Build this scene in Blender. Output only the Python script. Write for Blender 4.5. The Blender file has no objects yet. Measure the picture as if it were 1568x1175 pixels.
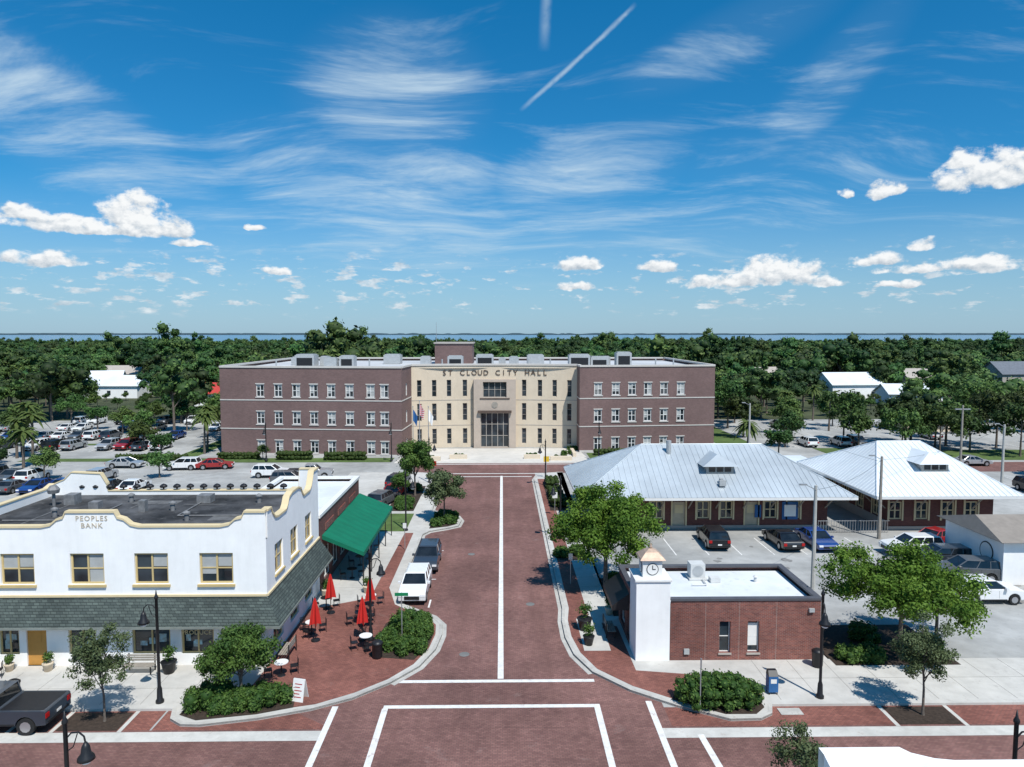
import bpy, bmesh, math, random
import numpy as np
from mathutils import Vector, Matrix
random.seed(7)
scene=bpy.context.scene
coll=scene.collection
R=math.radians

# ------------------------------------------------------------------ helpers
def empty(name,loc=(0,0,0),rz=0,parent=None):
    e=bpy.data.objects.new(name,None); e.empty_display_size=.5
    e.location=loc; e.rotation_euler=(0,0,rz); coll.objects.link(e)
    if parent: e.parent=parent
    return e

class B:
    def __init__(s): s.v=[]; s.f=[]
    def q(s,*p):
        n=len(s.v); s.v+= [tuple(a) for a in p]; s.f.append(tuple(range(n,n+len(p)))); return s
    def hexa(s,b,t):
        s.q(*b[::-1]); s.q(*t)
        k=len(b)
        for i in range(k):
            j=(i+1)%k; s.q(b[i],b[j],t[j],t[i])
        return s
    def box(s,x0,x1,y0,y1,z0,z1):
        return s.hexa([(x0,y0,z0),(x1,y0,z0),(x1,y1,z0),(x0,y1,z0)],[(x0,y0,z1),(x1,y0,z1),(x1,y1,z1),(x0,y1,z1)])
    def ob(s,P,s0,s1,d0,d1,z0,z1):
        c=[pt(P,s0,d1,z0),pt(P,s1,d1,z0),pt(P,s1,d0,z0),pt(P,s0,d0,z0)]
        t=[(a[0],a[1],z1) for a in c]
        return s.hexa(c,t)
    def prism(s,poly,z0,z1):
        return s.hexa([(x,y,z0) for x,y in poly],[(x,y,z1) for x,y in poly])
    def sheet(s,x0,x1,y0,y1,z): return s.q((x0,y0,z),(x1,y0,z),(x1,y1,z),(x0,y1,z))
    def tube(s,p0,p1,r0,r1=None,n=8):
        if r1 is None: r1=r0
        p0=Vector(p0);p1=Vector(p1);d=(p1-p0)
        if d.length<1e-6: return s
        d.normalize(); a=d.orthogonal().normalized(); b=d.cross(a)
        c0=[p0+(a*math.cos(2*math.pi*i/n)+b*math.sin(2*math.pi*i/n))*r0 for i in range(n)]
        c1=[p1+(a*math.cos(2*math.pi*i/n)+b*math.sin(2*math.pi*i/n))*r1 for i in range(n)]
        return s.hexa(c0,c1)
    def path(s,pts,r,n=6):
        for a,b in zip(pts[:-1],pts[1:]): s.tube(a,b,r,r,n)
        return s
    def lathe(s,c,prof,n=12):
        base=len(s.v)
        for r,z in prof:
            for i in range(n):
                a=2*math.pi*i/n; s.v.append((c[0]+r*math.cos(a),c[1]+r*math.sin(a),c[2]+z))
        for k in range(len(prof)-1):
            for i in range(n):
                j=(i+1)%n
                s.f.append((base+k*n+i,base+k*n+j,base+(k+1)*n+j,base+(k+1)*n+i))
        s.f.append(tuple(base+i for i in range(n))[::-1])
        s.f.append(tuple(base+(len(prof)-1)*n+i for i in range(n)))
        return s
    def mesh(s,name,mat,smooth=False,bevel=0,seg=2):
        me=bpy.data.meshes.new(name); me.from_pydata(s.v,[],s.f); me.update()
        if mat: me.materials.append(mat)
        if bevel>0:
            bm=bmesh.new(); bm.from_mesh(me); bmesh.ops.remove_doubles(bm,verts=bm.verts,dist=1e-4)
            es=[e for e in bm.edges if len(e.link_faces)==2 and e.calc_face_angle(0)>R(25)]
            bmesh.ops.bevel(bm,geom=es,offset=bevel,segments=seg,profile=.6,affect='EDGES',clamp_overlap=True)
            bm.normal_update(); bm.to_mesh(me); bm.free()
        if smooth:
            me.polygons.foreach_set('use_smooth',[True]*len(me.polygons))
        return me
    def obj(s,name,mat,parent=None,smooth=False,bevel=0,world=True):
        me=s.mesh(name,mat,smooth,bevel)
        o=bpy.data.objects.new(name,me); coll.objects.link(o)
        if parent:
            o.parent=parent
            if world: o.matrix_parent_inverse=Matrix.Translation(-parent.location)
        return o
def put(me,name,parent):
    o=bpy.data.objects.new(name,me); coll.objects.link(o); o.parent=parent; return o
def frame(p0,p1):
    u=Vector((p1[0]-p0[0],p1[1]-p0[1])); L=u.length; u/=L
    return (Vector(p0),u,Vector((u.y,-u.x)),L)
def pt(P,s,d,z):
    a=P[0]+P[1]*s+P[2]*d; return (a.x,a.y,z)
def wall(b,P,z0,z1,ops,depth=.15):
    xs=sorted({0,P[3]}|{o[0] for o in ops}|{o[1] for o in ops}); zs=sorted({z0,z1}|{o[2] for o in ops}|{o[3] for o in ops})
    for a,c in zip(xs[:-1],xs[1:]):
        for e,g in zip(zs[:-1],zs[1:]):
            mx,mz=(a+c)/2,(e+g)/2
            if any(o[0]<mx<o[1] and o[2]<mz<o[3] for o in ops): continue
            b.q(pt(P,a,0,e),pt(P,c,0,e),pt(P,c,0,g),pt(P,a,0,g))
    for o in ops:
        s0,s1,a,c=o[:4]; d=-depth
        b.q(pt(P,s0,0,a),pt(P,s0,d,a),pt(P,s0,d,c),pt(P,s0,0,c))
        b.q(pt(P,s1,0,a),pt(P,s1,0,c),pt(P,s1,d,c),pt(P,s1,d,a))
        b.q(pt(P,s0,0,c),pt(P,s0,d,c),pt(P,s1,d,c),pt(P,s1,0,c))
        b.q(pt(P,s0,0,a),pt(P,s1,0,a),pt(P,s1,d,a),pt(P,s0,d,a))
def window(P,o,bg,bf,depth=.15,fw=.08,nx=2,nz=2,t=.05,bb=None):
    s0,s1,a,c=o[:4]; d=-depth
    bg.q(pt(P,s0,d,a),pt(P,s1,d,a),pt(P,s1,d,c),pt(P,s0,d,c))
    e=.003
    bf.ob(P,s0+e,s0+fw,d+e,d+t,a+e,c-e); bf.ob(P,s1-fw,s1-e,d+e,d+t,a+e,c-e)
    bf.ob(P,s0+fw,s1-fw,d+e,d+t,a+e,a+fw); bf.ob(P,s0+fw,s1-fw,d+e,d+t,c-fw,c-e)
    for i in range(1,nx):
        x=s0+(s1-s0)*i/nx; bf.ob(P,x-fw*.45,x+fw*.45,d+e,d+t*.9,a+fw,c-fw)
    for i in range(1,nz):
        z=a+(c-a)*i/nz; bf.ob(P,s0+fw,s1-fw,d+e,d+t*.75,z-fw*.35,z+fw*.35)
    if bb is not None:
        r=random.Random(int(s0*977+a*131))
        for i in range(nx):
            if r.random()<.6:
                h=r.choice([.25,.45,.5,.7,.95]); x0=s0+(s1-s0)*i/nx+fw*.6; x1=s0+(s1-s0)*(i+1)/nx-fw*.6
                bb.q(pt(P,x0,d+.004,c-(c-a)*h),pt(P,x1,d+.004,c-(c-a)*h),pt(P,x1,d+.004,c-fw),pt(P,x0,d+.004,c-fw))

# ------------------------------------------------------------------ materials
def newmat(name):
    m=bpy.data.materials.new(name); m.use_nodes=True; nt=m.node_tree
    return m,nt,nt.nodes['Principled BSDF']
def N(nt,t,**k):
    n=nt.nodes.new(t)
    for a,b in k.items(): setattr(n,a,b)
    return n
def mixc(nt,f,a,b,mode='MIX'):
    n=N(nt,'ShaderNodeMix',data_type='RGBA',blend_type=mode)
    for i,x in ((0,f),(6,a),(7,b)):
        if hasattr(x,'is_linked'): nt.links.new(x,n.inputs[i])
        else: n.inputs[i].default_value = x if i==0 else (tuple(x)+(1,))[:4]
    return n.outputs[2]
def noise(nt,vec,scale,detail=4,rough=.55,dist=0):
    n=N(nt,'ShaderNodeTexNoise'); n.inputs['Scale'].default_value=scale; n.inputs['Detail'].default_value=detail
    n.inputs['Roughness'].default_value=rough; n.inputs['Distortion'].default_value=dist
    if vec: nt.links.new(vec,n.inputs['Vector'])
    return n.outputs['Fac']
def ramp(nt,f,p0,p1,c0=0,c1=1,smooth=False):
    n=N(nt,'ShaderNodeMapRange'); n.inputs[1].default_value=p0;n.inputs[2].default_value=p1;n.inputs[3].default_value=c0;n.inputs[4].default_value=c1
    if smooth: n.interpolation_type='SMOOTHSTEP'
    nt.links.new(f,n.inputs[0]); return n.outputs[0]
def M(name,col,rough=.8,var=.15,scale=1.5,big=.0,metal=0,spec=.3,bump=0,col2=None,coat=0,streak=0,worn=None):
    m,nt,p=newmat(name)
    tc=N(nt,'ShaderNodeTexCoord').outputs['Object']
    f=ramp(nt,noise(nt,tc,scale,4,.65),.3,.7)
    lo=tuple(c*(1-var) for c in col); hi=tuple(min(1,c*(1+var)) for c in (col2 or col))
    c=mixc(nt,f,lo,hi)
    if big>0:
        g=ramp(nt,noise(nt,tc,.13,4,.6),.35,.65,1-big,1+big*.5)
        mm=N(nt,'ShaderNodeVectorMath',operation='SCALE'); nt.links.new(c,mm.inputs[0]); nt.links.new(g,mm.inputs['Scale']); c=mm.outputs[0]
    if streak:
        mp=N(nt,'ShaderNodeMapping'); mp.inputs['Scale'].default_value=(1.6,1.6,.22); nt.links.new(tc,mp.inputs[0])
        g=ramp(nt,noise(nt,mp.outputs[0],1.2,5,.7),.45,.8,0,streak); c=mixc(nt,g,c,tuple(x*.45 for x in col))
    if worn:
        g=ramp(nt,noise(nt,tc,2.2,6,.8),.56,.66,0,.75); c=mixc(nt,g,c,worn)
    nt.links.new(c,p.inputs['Base Color'])
    p.inputs['Roughness'].default_value=rough; p.inputs['Metallic'].default_value=metal
    p.inputs['Specular IOR Level'].default_value=spec; p.inputs['Coat Weight'].default_value=coat
    if bump:
        b=N(nt,'ShaderNodeBump'); b.inputs['Strength'].default_value=bump; b.inputs['Distance'].default_value=.02
        nt.links.new(noise(nt,tc,scale*12,2),b.inputs['Height']); nt.links.new(b.outputs[0],p.inputs['Normal'])
    return m
def brickmat(name,c1,c2,mort,w,h,mode='wall',ms=.012,dirt=.25,rough=.85,offset=.5,patch=None,tyre=False):
    m,nt,p=newmat(name)
    tc=N(nt,'ShaderNodeTexCoord').outputs['Object']
    sx=N(nt,'ShaderNodeSeparateXYZ'); nt.links.new(tc,sx.inputs[0])
    cb=N(nt,'ShaderNodeCombineXYZ')
    if mode=='wall':
        ad=N(nt,'ShaderNodeMath',operation='ADD'); nt.links.new(sx.outputs[0],ad.inputs[0]); nt.links.new(sx.outputs[1],ad.inputs[1])
        nt.links.new(ad.outputs[0],cb.inputs[0]); nt.links.new(sx.outputs[2],cb.inputs[1])
    else:
        nt.links.new(sx.outputs[0],cb.inputs[0]); nt.links.new(sx.outputs[1],cb.inputs[1])
    br=N(nt,'ShaderNodeTexBrick'); br.offset=offset
    nt.links.new(cb.outputs[0],br.inputs['Vector'])
    br.inputs['Scale'].default_value=1; br.inputs['Brick Width'].default_value=w; br.inputs['Row Height'].default_value=h
    br.inputs['Mortar Size'].default_value=ms; br.inputs['Mortar Smooth'].default_value=.3
    br.inputs['Color1'].default_value=c1+(1,); br.inputs['Color2'].default_value=c2+(1,); br.inputs['Mortar'].default_value=mort+(1,)
    c=br.outputs['Color']
    f=ramp(nt,noise(nt,tc,1.3,5,.75),.3,.7,1-dirt*.8,1+dirt*.8)
    g=ramp(nt,noise(nt,tc,.16,3,.6),.35,.65,1-dirt,1+dirt*.6)
    mu=N(nt,'ShaderNodeMath',operation='MULTIPLY'); nt.links.new(f,mu.inputs[0]); nt.links.new(g,mu.inputs[1])
    mm=N(nt,'ShaderNodeVectorMath',operation='SCALE'); nt.links.new(c,mm.inputs[0]); nt.links.new(mu.outputs[0],mm.inputs['Scale']); c=mm.outputs[0]
    if patch:
        pf=ramp(nt,noise(nt,tc,.45,7,.75,.6),.60,.72,0,.5); c=mixc(nt,pf,c,patch)
    if tyre:
        mp=N(nt,'ShaderNodeMapping'); mp.inputs['Scale'].default_value=(.9,.035,1); nt.links.new(tc,mp.inputs[0])
        pf=ramp(nt,noise(nt,mp.outputs[0],1.0,4,.6),.45,.72,0,.5); c=mixc(nt,pf,c,tuple(x*.5 for x in c1))
    nt.links.new(c,p.inputs['Base Color']); p.inputs['Roughness'].default_value=rough; p.inputs['Specular IOR Level'].default_value=.25
    return m
def leafmat(name,c1,c2,trans=.25,rand=False,vr=(.55,1.5)):
    m,nt,p=newmat(name)
    at=N(nt,'ShaderNodeAttribute',attribute_name='tint')
    c=mixc(nt,at.outputs['Fac'],c1,c2)
    if rand:
        oi=N(nt,'ShaderNodeObjectInfo')
        hs=N(nt,'ShaderNodeHueSaturation'); nt.links.new(c,hs.inputs['Color'])
        nt.links.new(ramp(nt,oi.outputs['Random'],0,1,.47,.53),hs.inputs['Hue'])
        mu=N(nt,'ShaderNodeMath',operation='MULTIPLY'); nt.links.new(oi.outputs['Random'],mu.inputs[0]); mu.inputs[1].default_value=7.31
        fr=N(nt,'ShaderNodeMath',operation='FRACT'); nt.links.new(mu.outputs[0],fr.inputs[0])
        nt.links.new(ramp(nt,fr.outputs[0],0,1,vr[0],vr[1]),hs.inputs['Value'])
        c=hs.outputs[0]
    nt.links.new(c,p.inputs['Base Color']); p.inputs['Roughness'].default_value=.65; p.inputs['Specular IOR Level'].default_value=.25
    if trans>0:
        tr=N(nt,'ShaderNodeBsdfTranslucent'); nt.links.new(c,tr.inputs[0])
        mx=N(nt,'ShaderNodeMixShader'); mx.inputs[0].default_value=trans
        nt.links.new(p.outputs[0],mx.inputs[1]); nt.links.new(tr.outputs[0],mx.inputs[2])
        nt.links.new(mx.outputs[0],nt.nodes['Material Output'].inputs[0])
    return m
def glassmat(name,col=(.02,.028,.034),rough=.06,spec=.6):
    m,nt,p=newmat(name)
    tc=N(nt,'ShaderNodeTexCoord').outputs['Object']
    c=mixc(nt,ramp(nt,noise(nt,tc,.8,2),.35,.65),tuple(x*.6 for x in col),tuple(x*1.7 for x in col))
    nt.links.new(c,p.inputs['Base Color']); p.inputs['Roughness'].default_value=rough; p.inputs['Specular IOR Level'].default_value=spec
    return m
def paint(name,col,metal=.0):
    return M(name,col,rough=.3,var=.04,scale=3,spec=.5,coat=.6,metal=metal)

m_street=brickmat('brick_pavers_street',(.255,.132,.112),(.185,.09,.08),(.11,.075,.068),.22,.11,'floor',.012,.26,patch=(.29,.21,.19),tyre=True)
m_plaza=brickmat('brick_pavers_plaza',(.285,.112,.085),(.20,.076,.060),(.12,.07,.06),.22,.11,'floor',.012,.26,patch=(.26,.17,.14))
m_conc=M('concrete_sidewalk',(.51,.495,.46),.9,.10,1.2,.16,worn=(.42,.40,.37))
m_kerb=M('concrete_kerb',(.47,.455,.42),.9,.16,1.5,.15,worn=(.33,.29,.26))
m_lot=M('pale_asphalt_lot',(.37,.37,.355),.92,.12,.8,.28,worn=(.29,.29,.28))
m_asph=M('asphalt_road',(.18,.18,.175),.9,.12,.7,.2)
m_line=M('white_road_paint',(.70,.69,.66),.8,.14,3,worn=(.40,.30,.27))
m_ground=M('forest_floor_ground',(.04,.055,.022),.95,.35,.05,.3,col2=(.07,.08,.04))
m_grass=M('lawn',(.09,.14,.04),.95,.25,1.0,.2)
m_mulch=M('planting_soil',(.045,.032,.024),.95,.4,6)
m_white=M('white_stucco',(.87,.865,.845),.85,.04,.9,.04,streak=.12)
m_cream=M('cream_trim',(.66,.54,.33),.8,.06)
m_ywin=M('tan_yellow_frame',(.55,.42,.2),.6,.08)
m_glass=glassmat('window_glass')
m_blind=M('window_blind',(.38,.39,.38),.7,.1)
m_poster=M('window_poster',(.5,.42,.32),.7,.5,5,col2=(.25,.4,.45))
m_black=M('black_metal',(.015,.015,.017),.45,.2,5,spec=.4)
m_dark=M('dark_interior',(.02,.02,.02),.9,.3)
m_joint=M('pavement_joint',(.2,.19,.17),.9,.2)
m_roofblk=M('weathered_black_roof',(.035,.036,.038),.9,.4,.6,.6,col2=(.085,.086,.09),worn=(.115,.115,.115))
m_roofw=M('white_membrane_roof',(.66,.69,.71),.7,.07,.5,.12,worn=(.5,.52,.53))
m_shing=brickmat('grey_shingles',(.092,.115,.104),(.055,.07,.066),(.025,.032,.03),.32,.13,'wall',.015,.3)
m_door=M('orange_wood_door',(.5,.25,.06),.5,.1)
m_green=M('green_canvas',(.004,.145,.08),.75,.1,.8,.1)
m_redbr=brickmat('red_brick',(.27,.085,.06),(.16,.05,.042),(.24,.18,.16),.22,.075,'wall',.01,.28)
m_chbr=brickmat('purple_brown_brick',(.20,.125,.115),(.16,.10,.093),(.19,.14,.13),.3,.1,'wall',.01,.10)
m_chtan=M('tan_cast_stone',(.64,.54,.41),.85,.05,.6,.06,streak=.08)
m_chgrey=M('grey_cast_stone',(.40,.36,.32),.85,.07,.8)
m_cap=M('pale_stone_trim',(.55,.52,.48),.8,.06)
m_wframe=M('white_window_frame',(.75,.74,.71),.5,.04)
m_chroof=M('grey_roof_gravel',(.50,.51,.52),.9,.1,.3,.15)
m_metal=M('galvalume_roof',(.52,.57,.60),.42,.07,.5,.15,metal=.25,spec=.5,worn=(.44,.47,.49))
m_metalw=M('white_metal_roof',(.72,.76,.78),.45,.05,.5,.08,metal=.05,spec=.5)
m_redroof=M('red_metal_roof',(.45,.05,.04),.6,.1)
m_bluroof=M('slate_shingle_roof',(.14,.155,.18),.85,.15)
m_hvac=M('hvac_metal',(.42,.43,.43),.5,.12,2,metal=.2)
m_copper=M('copper_cap',(.50,.36,.27),.5,.2,3,metal=.2)
m_depbr=brickmat('depot_dark_brick',(.17,.066,.052),(.12,.046,.04),(.11,.06,.055),.22,.075,'wall',.01,.15)
m_bark=M('bark',(.14,.115,.095),.95,.35,6)
m_wood=M('pole_wood',(.30,.27,.23),.9,.2,4)
m_concp=M('pole_concrete',(.42,.41,.38),.9,.1,3)
m_leafA=leafmat('oak_foliage',(.05,.115,.012),(.17,.28,.038),.32)
m_leafB=leafmat('shrub_foliage',(.03,.075,.014),(.105,.18,.035),.22)
m_leafO=leafmat('olive_foliage',(.05,.075,.03),(.14,.18,.08),.25)
m_leafD=leafmat('forest_foliage',(.020,.048,.012),(.085,.145,.034),0,True,(.55,1.6))
m_leafH=leafmat('hedge_foliage',(.035,.06,.012),(.10,.14,.03),.18)
m_palm=leafmat('palm_frond_foliage',(.04,.07,.015),(.12,.16,.04),.2)
m_tyre=M('tyre_rubber',(.02,.02,.02),.85,.2)
m_rim=M('alloy_rim',(.45,.45,.46),.35,.1,metal=.7)
m_cglass=glassmat('car_glass',(.012,.015,.018),.04,.7)
m_red=M('red_canvas',(.5,.025,.02),.75,.1)
m_redl=M('tail_light',(.4,.01,.01),.3,.05)
m_hl=M('head_light',(.8,.8,.8),.2,.05,spec=.7)
m_steel=M('galvanised_steel',(.4,.4,.4),.45,.1,metal=.5)
m_signg=M('street_sign_green',(.01,.2,.08),.5,.05)
m_yellow=M('yellow_canvas',(.7,.45,.03),.7,.08)
m_blue=M('blue_box_paint',(.03,.12,.3),.5,.1)

# ------------------------------------------------------------------ world
SUN_EL=R(57); sv=Vector((.46,-.89,0)).normalized()
w=bpy.data.worlds.new('World'); scene.world=w; w.use_nodes=True; nt=w.node_tree
try: w.cycles.sampling_method='NONE'
except Exception as ex: print(ex)
bg=nt.nodes['Background']
sky=N(nt,'ShaderNodeTexSky',sky_type='NISHITA'); sky.sun_disc=False
sky.sun_elevation=SUN_EL; sky.sun_rotation=math.atan2(sv.x,sv.y); sky.air_density=1.0; sky.dust_density=.4; sky.ozone_density=3
def mth(op,a,b=None,c=None,clamp=False):
    n=N(nt,'ShaderNodeMath',operation=op); n.use_clamp=clamp
    for i,x in enumerate((a,b,c)):
        if x is None: continue
        if hasattr(x,'is_linked'): nt.links.new(x,n.inputs[i])
        else: n.inputs[i].default_value=x
    return n.outputs[0]
def vm(op,a,b=None,c=None):
    n=N(nt,'ShaderNodeVectorMath',operation=op)
    for i,x in enumerate((a,b,c)):
        if x is None: continue
        if hasattr(x,'is_linked'): nt.links.new(x,n.inputs[i])
        else: n.inputs[i].default_value=x
    return n
tc=N(nt,'ShaderNodeTexCoord').outputs['Generated']
sp=N(nt,'ShaderNodeSeparateXYZ'); nt.links.new(tc,sp.inputs[0]); dx,dy,dz=sp.outputs
az=mth('ARCTAN2',dx,dy); el=mth('ARCSINE',dz)
cb=N(nt,'ShaderNodeCombineXYZ'); nt.links.new(az,cb.inputs[0]); nt.links.new(el,cb.inputs[1]); P=cb.outputs[0]
f0=1079.;th=R(4.08)
def ae(u,v):
    xc=(u-784)/f0; yc=(587.5-v)/f0
    D=Vector((xc,math.cos(th)+yc*math.sin(th),-math.sin(th)+yc*math.cos(th))); D.rotate(Matrix.Rotation(R(-.8),3,'Z')); D.normalize()
    return math.atan2(D.x,D.y),math.asin(D.z)
elc=mth('MAXIMUM',el,0.0)
tint=N(nt,'ShaderNodeValToRGB'); nt.links.new(mth('MULTIPLY',elc,1/.45,clamp=True),tint.inputs[0])
cr=tint.color_ramp
cr.elements[0].position=0; cr.elements[0].color=(.50,.76,1.12,1)
cr.elements[1].position=1; cr.elements[1].color=(.07,.86,1.22,1)
e=cr.elements.new(.14); e.color=(.40,.80,1.12,1)
e=cr.elements.new(.42); e.color=(.18,.80,1.14,1)
skyt=mixc(nt,1.0,sky.outputs[0],tint.outputs[0],'MULTIPLY')
# thin cirrus
den=mth('ADD',mth('MAXIMUM',dz,0.0),.16)
px=mth('DIVIDE',dx,den); py=mth('DIVIDE',dy,den)
c2=N(nt,'ShaderNodeCombineXYZ'); nt.links.new(px,c2.inputs[0]); nt.links.new(py,c2.inputs[1])
warp=N(nt,'ShaderNodeTexNoise'); warp.inputs['Scale'].default_value=1.3; warp.inputs['Detail'].default_value=1; nt.links.new(c2.outputs[0],warp.inputs['Vector'])
c2w=vm('MULTIPLY_ADD',warp.outputs['Color'],(.55,.55,0),c2.outputs[0]).outputs[0]
def fib(rot,sc,loc,detail=6,rough=.68,s=1.9):
    mp=N(nt,'ShaderNodeMapping'); nt.links.new(c2w,mp.inputs[0]); mp.inputs['Rotation'].default_value=(0,0,R(rot)); mp.inputs['Scale'].default_value=sc; mp.inputs['Location'].default_value=loc
    return noise(nt,mp.outputs[0],s,detail,rough,0)
nA=fib(48,(.6,2.0,1),(3.3,1.2,0)); nB=fib(-28,(.55,1.9,1),(1.1,7.2,0),5)
def patch(u,v,ru,rv,rot,amp):
    a,e_=ae(u,v); r=vm('SUBTRACT',P,(a,e_,0)).outputs[0]
    c,s=math.cos(rot),math.sin(rot)
    x=vm('DOT_PRODUCT',r,(c*f0/ru,s*f0/ru,0)).outputs['Value']; y=vm('DOT_PRODUCT',r,(-s*f0/rv,c*f0/rv,0)).outputs['Value']
    q=mth('ADD',mth('MULTIPLY',x,x),mth('MULTIPLY',y,y))
    return ramp(nt,q,0,1,amp,0,True)
pa=None
for t in [(600,150,170,130,.1,1.0),(590,310,300,130,-.15,1.05),(880,280,230,80,.25,.9),(90,190,260,85,-.5,.95),(1120,60,190,50,.3,.7),(1260,140,190,50,.8,.6),(1250,260,260,70,-.1,.5),(1000,350,400,60,.1,.6),(250,290,260,80,-.3,.6)]:
    k=patch(*t); pa=k if pa is None else mth('MAXIMUM',pa,k)
# fibres only where the patch lifts the noise above a threshold
fa=mth('ADD',nA,mth('MULTIPLY',pa,.17)); fb=mth('ADD',nB,mth('MULTIPLY',pa,.13))
wisps=mth('ADD',ramp(nt,fa,.52,.92,0,.95,True),ramp(nt,fb,.58,.95,0,.6,True))
wisps=mth('ADD',mth('MULTIPLY',wisps,ramp(nt,elc,.03,.12)),mth('MULTIPLY',pa,.07),clamp=True)
nwob=noise(nt,P,38,3,.6)
def contrail(a,b,wd,alpha,wob=.004):
    a=Vector(a);b=Vector(b);t=(b-a);L=t.length;t/=L
    r=vm('SUBTRACT',P,(a.x,a.y,0)).outputs[0]
    al=vm('DOT_PRODUCT',r,(t.x,t.y,0)).outputs['Value']; pe=vm('DOT_PRODUCT',r,(-t.y,t.x,0)).outputs['Value']
    pe=mth('ABSOLUTE',mth('ADD',pe,mth('MULTIPLY',mth('SUBTRACT',nwob,.5),wob)))
    f=ramp(nt,pe,0,wd,1,0,True); g=mth('MULTIPLY',ramp(nt,al,0,.03),ramp(nt,al,L-.02,L,1,0))
    return mth('MULTIPLY',mth('MULTIPLY',f,g),mth('MULTIPLY',ramp(nt,nwob,.3,.6,.4,1),alpha),clamp=True)
ct=contrail(ae(795,170),ae(975,5),.0045,.7)
ct=mth('MAXIMUM',ct,contrail(ae(832,80),ae(838,-40),.010,.40,.006))
cir=mth('MAXIMUM',wisps,ct)
col=mixc(nt,mth('MULTIPLY',cir,.75),skyt,(6.0,7.5,8.6))
# horizon veil
veil=ramp(nt,elc,.0,.20,.62,.0,True)
col=mixc(nt,veil,col,(4.0,5.9,7.3))
blobs=[(205,325,52,34),(240,348,50,20),(95,340,70,16),(35,325,35,14),(165,352,100,9),(290,372,38,7),(60,397,60,12),(1192,412,70,26),(1120,430,80,13),(1250,430,40,10),(1520,262,75,30),(1475,243,28,16),(1358,290,26,14),(1297,296,11,8),
 (885,404,42,15),(1008,409,36,12),(885,439,38,8),(1345,398,40,12),(1400,412,50,9),(1500,404,60,14),(1412,374,19,11),(1380,435,35,7),(425,415,24,6),(390,348,18,6)]
wn=N(nt,'ShaderNodeTexNoise'); wn.inputs['Scale'].default_value=45; wn.inputs['Detail'].default_value=2; nt.links.new(P,wn.inputs['Vector'])
Pw=vm('ADD',P,vm('MULTIPLY',vm('SUBTRACT',wn.outputs['Color'],(.5,.5,.5)).outputs[0],(.022,.014,0)).outputs[0]).outputs[0]
mx=None; sm=None
for u,v,rx,ry in blobs:
    a,e_=ae(u,v)
    r=vm('MULTIPLY_ADD',Pw,(f0/rx,f0/ry/1.25,0),(-a*f0/rx,-(e_-ry*.3/f0)*f0/ry/1.25,0)).outputs[0]
    s2=N(nt,'ShaderNodeSeparateXYZ'); nt.links.new(r,s2.inputs[0])
    yy=mth('MAXIMUM',s2.outputs[1],mth('MULTIPLY',s2.outputs[1],-2.4))
    k=mth('SUBTRACT',1.0,mth('MULTIPLY_ADD',s2.outputs[0],s2.outputs[0],mth('MULTIPLY',yy,yy)))
    mx=k if mx is None else mth('MAXIMUM',mx,k)
    s_=mth('MULTIPLY',mth('MAXIMUM',k,0.0),s2.outputs[1]); sm=s_ if sm is None else mth('ADD',sm,s_)
mpc=vm('MULTIPLY',P,(1,1.35,1)).outputs[0]
na=noise(nt,mpc,42,5,.6)
nb=noise(nt,vm('ADD',mpc,(.003,.008,0)).outputs[0],42,4,.6)
ns=noise(nt,vm('MULTIPLY',P,(1,3.0,1)).outputs[0],30,4,.6)
nm=noise(nt,P,5,1)
band=mth('MULTIPLY',ramp(nt,el,.015,.04),ramp(nt,el,.085,.125,1,0))
field=mth('MULTIPLY',mth('SUBTRACT',mth('ADD',ns,mth('MULTIPLY',mth('SUBTRACT',nm,.5),.3)),.545),mth('MULTIPLY',band,4.0))
dens=mth('ADD',mth('MAXIMUM',mx,-1.0),mth('MULTIPLY',mth('SUBTRACT',na,.5),2.6))
dens=mth('MULTIPLY',dens,ramp(nt,mx,-.6,.0,0,1))
acum=ramp(nt,dens,.05,.75,0,1,True)
afld=ramp(nt,field,.0,.5,0,.68,True)
alpha=mth('MAXIMUM',acum,afld)
shade=mth('ADD',mth('ADD',mth('MULTIPLY',mth('SUBTRACT',na,nb),2.6),mth('MULTIPLY',sm,1.1)),.58)
ccol=mixc(nt,mth('MULTIPLY',shade,1.0,clamp=True),(4.6,5.4,6.2),(9.4,9.6,9.7))
col=mixc(nt,alpha,col,ccol)
nt.links.new(col,bg.inputs[0]); bg.inputs[1].default_value=.10

sun=bpy.data.lights.new('sun','SUN'); sun.energy=5.0; sun.angle=R(.53); sun.color=(1,.965,.91)
so=bpy.data.objects.new('sun',sun); coll.objects.link(so)
sd=Vector((sv.x*math.cos(SUN_EL),sv.y*math.cos(SUN_EL),math.sin(SUN_EL)))
so.rotation_euler=sd.to_track_quat('Z','Y').to_euler(); so.location=(0,0,200)

cam=bpy.data.cameras.new('camera'); co=bpy.data.objects.new('camera',cam); coll.objects.link(co); scene.camera=co
co.location=(0,0,18.5); co.rotation_euler=(R(90-4.08),0,R(-.8)); cam.sensor_width=36; cam.lens=24.77; cam.clip_end=40000; cam.clip_start=.1
scene.view_settings.view_transform='Standard'; scene.view_settings.look='None'; scene.view_settings.exposure=0

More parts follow.
